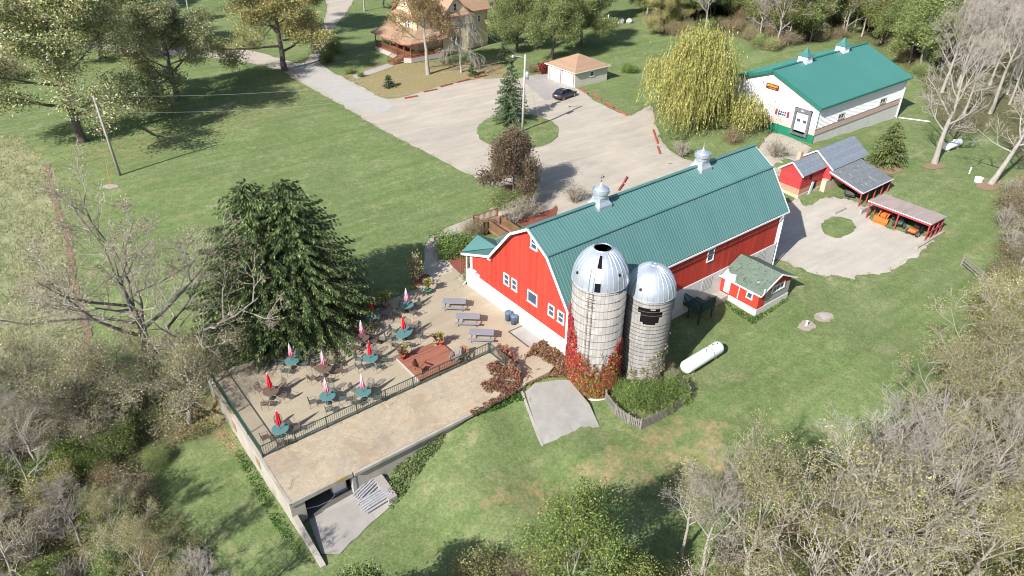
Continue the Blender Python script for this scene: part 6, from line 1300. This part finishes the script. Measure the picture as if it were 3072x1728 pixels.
# vines
q = np.random.default_rng(8); ac = math.atan2(-.69,-.72); P = []; Dn = []; Cc = []
N = 52000; a = q.uniform(-1.6, 1.45, N); z = q.uniform(-1.6, 6.2, N)
top = np.interp(a, [-1.6,-1.25,-.95,-.7,-.45,-.25,0,.3,.6,.9,1.2,1.45], [6.2,5.9,5.3,3.7,2.4,2.6,1.7,1.4,2.4,3.4,3.6,3.1])+np.sin(a*23)*.35+np.sin(a*57)*.25
dens = np.clip((top-z)/1.6, 0, 1)**.7*np.where(z > 2.2, .42, .85)*np.where((a > -.35) & (a < .1) & (z > .3), .55, 1)*np.where(z < -1.2, .7, 1)
cn = np.sin(a*9+z*2.1)+np.sin(a*17-z*3.3)+np.sin(z*5+a*4); dens *= np.where(cn > -1.1, 1, .25)
k = q.uniform(size=N) < dens; a = a[k]; z = z[k]; R = 2.05+q.uniform(0, .13, len(a))*np.where(z < 2, 1, .5)
P = np.stack([.9+R*np.cos(ac+a), -15.95+R*np.sin(ac+a), z], 1); w_red = np.clip(.08+.55*np.abs(a-.05)+.12*z+q.normal(size=len(a))*.25, 0, 1); w_or = np.clip(1-np.abs(a+.75)*1.6, 0, 1)*np.clip((z)/2.5, 0, 1)
pal = np.array([[.44,.04,.065],[.36,.04,.055],[.26,.05,.05],[.34,.27,.06],[.22,.22,.055],[.50,.15,.045],[.30,.12,.05]])
u = q.uniform(size=len(a)); ci = np.where(u < w_red*.75, q.choice([0,1,2], len(a)), np.where(u < w_red*.75+w_or*.5, q.choice([5,0], len(a)), q.choice([3,4,4,6,2], len(a))))
me = leafmesh('v', P, .085, [tuple(pal[0])], 9, .8, .35); col = pal[ci]*np.exp(q.normal(size=(len(a),1))*.22); me.color_attributes['Col'].data.foreach_set('color', np.repeat(np.concatenate([col, np.ones((len(a),1))],1),4,0).astype(np.float32).ravel())
V = empty('climbing_vine', (.9-1.45,-15.95-1.4,-1.8), 0, 'red and yellow vine climbing the front of the taller silo', 'vine'); o = link('foliage', me, M['leaf'], V); o.location = (-V.location.x, -V.location.y, -V.location.z)
m = MB(tuple(V.location)); rr = random.Random(2)
for i in range(26):
    aa = rr.uniform(-1.5,1.35); zz = -1.7; Pp = []
    for j in range(9): Pp.append((.9+2.04*math.cos(ac+aa), -15.95+2.04*math.sin(ac+aa), zz)); zz += rr.uniform(.2,.8); aa += rr.gauss(0,.07)
    m.tube(Pp, .016, 3, False)
m.build('stems', M['twig'], V)
q = np.random.default_rng(18); N = 1500; a = q.uniform(-1.2,1.3,N); z = -1.9+q.uniform(0,1,N)**1.2*(3.0+1.6*a); k = (np.sin(a*13+z*3)+np.sin(z*6-a*5) > .1); a = a[k]; z = z[k]
V = empty('climbing_vine', (3.4,-18.8,-2), 0, 'thin yellowing vine on the lower wall of the shorter silo', 'vine'); o = link('foliage', leafmesh('foliage', np.stack([4.75+1.9*np.cos(ac+a), -17.55+1.9*np.sin(ac+a), z],1), .09, YELL+BROWN, 19, .7, .2), M['leaf'], V); o.location = -V.location
m = MB(tuple(V.location))
for i in range(18):
    aa = rr.uniform(-1.0,1.3); zz = -1.9; Pp = []
    for j in range(8): Pp.append((4.75+1.84*math.cos(ac+aa), -17.55+1.84*math.sin(ac+aa), zz)); zz += rr.uniform(.15,.7); aa += rr.gauss(0,.09)
    m.tube(Pp, .016, 3, False)
m.build('stems', M['twig'], V)
VR = [(.30,.12,.085),(.38,.155,.11),(.25,.11,.08),(.33,.22,.13),(.28,.19,.115)]
def vpatch(name, label, pts, n, h, pal, ls=.10, cat='vine', zf=None):
    q = np.random.default_rng(n); n = int(n*2.4); ls *= .62; W = [at(*p, 0)[:2] for p in pts] if zf is not None else [tuple(gp(*p)[:2]) for p in pts]
    W = np.array(W); lo, hi = W.min(0), W.max(0); XY = q.uniform(lo, hi, (n*4, 2)); k = inpoly(XY[:,0], XY[:,1], W.tolist()); XY = XY[k][:n]
    f = np.sin(XY[:,0]*3.1+XY[:,1]*1.7)+np.sin(XY[:,1]*4.3-XY[:,0]*1.1); f = f*.6+.5*np.sin(XY[:,0]*9.1+XY[:,1]*7.3)+.4*np.sin(XY[:,1]*13-XY[:,0]*8); k = q.uniform(size=len(f)) < np.clip(.62+.45*f, .04, 1); XY = XY[k]; f = f[k]
    c = XY.mean(0); base = np.array([zf if zf is not None else ghz(x, y) for x, y in XY]); V = empty(name, (c[0], c[1], float(base.min())), 0, label, cat)
    P = np.stack([XY[:,0], XY[:,1], base+.05+q.uniform(0,1,len(XY))*h*(.35+.65*(f+1)/3)], 1); o = link('foliage', leafmesh('foliage', P, ls, pal, n, .75, .6, clump=.85+.12*f), M['leaf'], V); o.location = -V.location; return V
vpatch('ground_vine','red brown vine sprawling on the ground at the barn foundation',[(1318,905),(1345,870),(1372,856),(1400,862),(1432,880),(1436,920),(1425,945),(1395,925),(1365,908),(1340,895)],3600,.55,VR+[(.28,.26,.07)],.11,zf=.0)
vpatch('ground_vine','red brown vine mound over the end of the short green railing',[(1248,885),(1262,880),(1290,905),(1312,940),(1308,962),(1290,955),(1268,915)],2600,1.15,VR,.11,zf=.03)
vpatch('ground_vine','red vine spreading over the terrace roof beside the railing',[(1222,925),(1250,912),(1280,930),(1312,955),(1310,975),(1270,995),(1225,990),(1205,970),(1240,955)],2600,.35,VR,.10,zf=.03)
vpatch('ground_vine','thin line of red vine from the terrace to the silo',[(1310,958),(1345,935),(1405,925),(1430,950),(1380,952),(1340,965),(1325,985),(1345,1020),(1352,1040),(1340,1042),(1322,1000),(1308,975)],1300,.3,VR+[(.3,.26,.07)],.10)
vpatch('ground_vine','red vine hanging along the terrace wall above the lawn',[(1180,1035),(1230,1008),(1300,975),(1310,982),(1240,1018),(1190,1047)],700,.35,VR,.09,zf=-.1)
CL = [(.09,.19,.04),(.12,.22,.05),(.07,.14,.035)]
vpatch('ground_cover','bright green creeper at the foot of the terrace front wall',[(985,1190),(1030,1140),(1080,1105),(1115,1098),(1110,1120),(1070,1170),(1020,1240),(985,1285),(960,1262)],2600,.4,[(.13,.20,.06),(.18,.23,.085),(.25,.25,.13),(.10,.17,.05)],.085,'creeper').children[0]['kind'] = 'stuff'
vpatch('ground_cover','green creeper strip along the left terrace wall',[(600,1130),(625,1150),(690,1270),(745,1360),(790,1420),(760,1420),(690,1330),(630,1220),(590,1150)],900,.14,CL,.085,'creeper').children[0]['kind'] = 'stuff'
vpatch('ground_cover','green creeper under the top end of the terrace wall by the ramp',[(1195,1050),(1250,1012),(1305,985),(1318,1010),(1290,1015),(1240,1035)],1100,.3,CL,.09,'creeper').children[0]['kind'] = 'stuff'
vpatch('ground_cover','green weeds round the small red shed',[(1812,750),(1850,775),(1895,800),(1960,765),(1975,745),(1985,755),(1930,795),(1895,820),(1840,785)],900,.3,CL,.09,'weeds').children[0]['kind'] = 'stuff'
# grass bank against the terrace front wall
# ------------------------------------------------------------------ woods
def scatter(poly_v, n, dmin, seed, extra=None):
    rng = random.Random(seed); xs_ = [p[0] for p in poly_v]; ys_ = [p[1] for p in poly_v]; pv = np.array(poly_v, float); out = []; tries = 0
    W = [tuple(gp(*v)[:2]) for v in poly_v]; x0, x1, y0, y1 = min(p[0] for p in W), max(p[0] for p in W), min(p[1] for p in W), max(p[1] for p in W)
    while len(out) < n and tries < n*60:
        tries += 1; x = rng.uniform(x0, x1); y = rng.uniform(y0, y1)
        if not inpoly(np.array([x]), np.array([y]), W)[0]: continue
        if all((x-a)**2+(y-b)**2 > dmin*dmin for a, b in out): out.append((x, y))
    return [Vector((x, y, hz(x, y))) for x, y in out]
def wood(poly_v, n, dmin, seed, mix, where, sc=(.8, 1.2)):
    rng = random.Random(seed)
    for p in scatter(poly_v, n, dmin, seed):
        u = rng.random(); acc = 0
        for kind, w, s0, txt, cat in mix:
            acc += w
            if u < acc: break
        put(kind, rng.randrange(9), None, s0*rng.uniform(*sc), rng.uniform(0, 6.28), txt+' '+where, cat, txt+'s '+where, p)
WT = [('locust',.46,1.0,'feathery green tree','tree'),('leafy',.12,.9,'leafy green tree','tree'),('bare',.28,.95,'bare grey tree','tree'),('thin',.14,1.1,'thin yellowing tree','tree')]
wood([(1640,60),(1700,20),(1900,20),(2100,30),(2250,60),(2300,110),(2215,115),(2110,90),(2000,105),(1915,125),(1870,95),(1700,100)],40,4.,101,[('locust',.45,.85,'feathery green tree','tree'),('s_brown',.2,1.2,'brown bush','shrub'),('bare',.2,.8,'bare grey tree','tree'),('s_yell',.15,1.2,'yellow bush','shrub')],'at the wood edge behind the willow and warehouse')
wood([(1610,-45),(2000,-45),(2400,-45),(2500,60),(2300,90),(2250,50),(2000,20),(1700,15),(1620,5)],120,4.6,102,WT,'in the wood along the top right edge')
wood([(1580,-130),(2700,-110),(2900,-40),(2450,-48),(1600,-48)],60,7,103,WT,'in the far wood beyond the top right edge')
wood([(2330,120),(2480,60),(2600,0),(2800,60),(2740,400),(2600,400),(2500,330),(2400,300),(2340,220)],62,4.6,104,[('bare',.72,1.0,'bare grey tree','tree'),('thin',.16,1.0,'thin yellowing tree','tree'),('s_brown',.12,1.2,'brown bush','shrub')],'in the bare wood right of the warehouse')
wood([(2540,480),(2640,470),(2720,700),(2680,820),(2560,720),(2520,600)],22,2.6,105,[('s_brown',.5,1.1,'brown bush','shrub'),('bare',.2,.6,'bare grey tree','tree'),('s_twig',.3,1.1,'bare twiggy bush','shrub')],'at the right edge above the rail fence')
LR = [('thin',.52,1.0,'thin yellowing tree','tree'),('bare',.30,.6,'bare pale tree','tree'),('s_yell',.08,.9,'yellow bush','shrub'),('s_twig',.07,1.1,'bare twiggy bush','shrub'),('s_brown',.05,1.0,'brown bush','shrub')]
wood([(2520,1050),(2650,900),(2900,950),(2850,1180),(2600,1200),(2470,1190)],13,3.2,106,LR,'in the thicket on the right edge below the lawn')
wood([(2200,1400),(2300,1310),(2420,1220),(2600,1230),(2850,1240),(2850,1480),(2300,1500),(2150,1460)],17,3.4,107,LR,'in the thicket at right, above the corner')
wood([(1760,1660),(1830,1590),(1950,1520),(2080,1480),(2150,1470),(2300,1510),(2850,1460),(2900,1880),(1700,1880)],32,3.5,108,LR,'in the lower right corner thicket')
wood([(1700,1480),(1790,1420),(1900,1350),(2040,1310),(2120,1230),(2240,1140),(2400,1030),(2430,1110),(2270,1220),(2120,1350),(1910,1430),(1730,1520)],26,1.9,112,[('s_yell',.3,.8,'yellow bush','shrub'),('s_twig',.35,.9,'bare twiggy bush','shrub'),('s_brown',.35,.8,'brown bush','shrub')],'along the lawn edge of the right thicket')
for v, i, sc, lb in (((1715,1400),3,.5,'thin bare tree standing before the thicket, left end'),((1830,1340),2,.55,'pale bare tree standing before the thicket with forked trunk'),((1765,1440),1,.5,'slim bare white-trunked tree at the left end of the thicket'),((2090,1400),0,.72,'tall bare tree standing above the middle of the thicket'),((2190,1300),1,.66,'tall pale bare tree in the thicket behind the lawn'),((2440,1300),0,.72,'bare tree rising from the right part of the thicket'),((2540,1010),2,.6,'bare tree at the right edge below the rail fence')): put('bare', i, v, sc, v[0], lb)
BL = [('s_green',.14,.9,'green bush','shrub'),('s_bright',.12,.8,'bright green bush','shrub'),('s_brown',.16,.9,'brown bush','shrub'),('s_twig',.28,1.1,'bare twiggy bush','shrub'),('s_yell',.06,.8,'yellow bush','shrub'),('bare',.14,.42,'bare grey tree','tree'),('thin',.10,.6,'thin yellowing tree','tree')]
wood([(-200,1010),(60,1010),(220,1080),(290,1130),(280,1230),(150,1250),(-200,1230)],32,1.7,109,BL,'in the brush below the large bare oak')
wood([(-200,1250),(150,1260),(300,1270),(370,1350),(440,1400),(500,1470),(520,1600),(-200,1600)],56,1.7,110,BL,'in the lower left corner brush')
wood([(1180,1470),(1300,1440),(1600,1470),(1690,1500),(1690,1640),(1180,1640)],24,1.6,111,[('s_green',.5,.9,'green bush','shrub'),('s_yell',.3,.9,'yellow bush','shrub'),('s_brown',.2,.9,'brown bush','shrub')],'along the bottom edge of the lawn')
for v, i, sc, lb in (((15,1130),1,.6,'bare pale tree at the left edge in the brush'),((100,1180),2,.55,'bare pale tree left of the fallen tree'),((560,1580),3,.45,'bare tree at the bottom edge left')): put('bare', i, v, sc, v[0], lb)
for v, kd, i_, sc_, lb in (((2405,1075),'thin',2,1.25,'yellow leaved tree at the lawn corner of the right thicket'),((2475,1030),'s_yell',0,1.7,'large yellow bush at the lawn corner of the right thicket'),((2535,985),'thin',2,1.3,'yellow leaved tree on the right edge, above the thicket corner'),((2590,930),'s_yell',1,1.8,'large yellow green bush cut by the right edge'),((2330,1160),'thin',2,1.1,'yellow leaved small tree at the upper edge of the right thicket'),((1880,1440),'thin',2,1.15,'yellow leaved tree at the left front of the right thicket'),((2010,1560),'thin',0,1.1,'yellow leaved tree in the middle front of the right thicket')): put(kd, i_, v, sc_, v[0], lb, 'shrub' if kd[0] == 's' else 'tree')
for v, kd, lb in (((0,150),'s_brown','brown bush at the left edge by the drive'),((15,200),'s_brown','brown bush at the left edge below the drive'),((60,90),'s_yell','yellow bush at the left edge above the drive'),((18,40),'s_yell','yellow green bush in the top left corner')): put(kd, 0, v, 2.0, v[1], lb, 'shrub')
wood([(1630,62),(1760,40),(1900,60),(1960,122),(2100,86),(2215,104),(2322,195),(2340,95),(2230,20),(2000,-8),(1800,-12),(1620,0)],150,3.2,113,[('locust',.50,.95,'feathery green tree','tree'),('leafy',.10,.8,'leafy green tree','tree'),('bare',.22,.85,'bare grey tree','tree'),('thin',.18,1.2,'thin yellowing tree','tree')],'in the front rows of the wood behind the warehouse')
wood([(1640,95),(1700,90),(1870,98),(1910,132),(1960,130),(2100,95),(2210,120),(2320,205),(2330,180),(2215,85),(2090,60),(1900,70),(1700,55)],36,2.6,114,[('s_brown',.6,1.1,'brown bush','shrub'),('s_yell',.25,1.0,'yellow bush','shrub'),('s_green',.15,1.1,'green bush','shrub')],'along the wood edge behind the warehouse')
wood([(1640,40),(1900,30),(2200,40),(2300,80),(2420,60),(2300,-25),(1900,-38),(1620,-30)],70,3.6,115,[('locust',.8,.7,'feathery green tree','tree'),('thin',.2,1.1,'thin yellowing tree','tree')],'in the second rows of the wood behind the warehouse')
# uncountable ground growth
q = np.random.default_rng(77); PTS = []
for W in (LOTW, smooth_loop([gp(*v)[:2] for v in YARD], .45, .13, 5), smooth_loop(pt[8:], .8, .12, 9, False)):
    W = np.array(W); A_, B_ = W, np.roll(W, -1, 0); L_ = np.linalg.norm(B_-A_, axis=1)
    for a_, b_, l_ in zip(A_, B_, L_):
        if l_ > 4 or a_[1] > 130: continue
        k_ = int(l_*14)
        PTS.append(a_+(b_-a_)*q.uniform(0, 1, (k_, 1))+q.normal(size=(k_, 2))*.2)
PTS = np.concatenate(PTS); PTS = PTS[(np.sin(PTS[:,0]*2.1)+np.sin(PTS[:,1]*1.7-PTS[:,0]) > -.7)]
PTS = PTS[~((PTS[:,0] > -.3) & (PTS[:,0] < 27.5) & (PTS[:,1] < -.2) & (PTS[:,1] > -13.8))]
Zt = hgt(PTS[:,0], PTS[:,1])+.06+q.uniform(0, .07, len(PTS))
tag(link('grass_fringe', leafmesh('grass_fringe', np.column_stack([PTS, Zt]), .07, [(.16,.22,.07),(.21,.25,.10),(.12,.18,.05),(.34,.29,.18),(.28,.21,.13)], 78, .5, .8), M['leaf']), 'ragged grass and dead leaves along the edges of the gravel', 'grass', None, 'stuff')
def zcards(name, label, polys, n, size, pal, hgt_, up, aspect, seed, vertical=False, cat='ground growth'):
    q = np.random.default_rng(seed); A = []
    for W, frac in polys:
        W = np.array(W); lo, hi = W.min(0), W.max(0); lo = np.maximum(lo, [-75,-70]); hi = np.minimum(hi, [170,170]); XY = q.uniform(lo, hi, (int(n*frac*3), 2)); k = inpoly(XY[:,0], XY[:,1], W.tolist()); A.append(XY[k][:int(n*frac)])
    XY = np.concatenate(A); f = np.sin(XY[:,0]*.9+XY[:,1]*.4)+np.sin(XY[:,1]*1.3-XY[:,0]*.6); k = f+q.normal(size=len(f)) > -.9; XY = XY[k]; f = f[k]
    Z = hgt(XY[:,0], XY[:,1]); P = np.stack([XY[:,0], XY[:,1], Z+hgt_*q.uniform(.1, 1, len(XY))], 1); d = None
    if vertical: d = np.stack([q.normal(size=len(XY))*.35+.25, q.normal(size=len(XY))*.35, np.ones(len(XY))], 1)
    o = link(name, leafmesh(name, P, size, pal, seed, aspect, up, dirs=d, clump=.95+.12*f), M['leaf']); return tag(o, label, cat, None, 'stuff')
zcards('undergrowth', 'low brown and green undergrowth on the floor of the woods', [(WOOD_L,.30),(WOOD_R,.38),(WOOD_T,.27),(WOOD_B,.05)], 170000, .055, [(.18,.14,.08),(.25,.19,.12),(.16,.24,.065),(.12,.17,.05),(.32,.26,.15),(.20,.27,.08)], .55, .5, .6, 301)
zcards('tall_grass', 'rough unmown grass of the field left of the leaf strip', [(ROUGH,1.)], 46000, .13, [(.16,.21,.075),(.22,.25,.10),(.34,.31,.18),(.40,.36,.23),(.13,.17,.06)], .16, .1, .22, 302, True, 'grass')
zcards('fallen_leaves', 'dry fallen leaves scattered over the lawns', [(LITTER,.4),(YARD_H,.35),(WALLSIDE,.25)], 11000, .055, [(.40,.29,.17),(.33,.20,.11),(.46,.36,.22),(.28,.22,.12)], .03, 3., .75, 303, False, 'leaves')
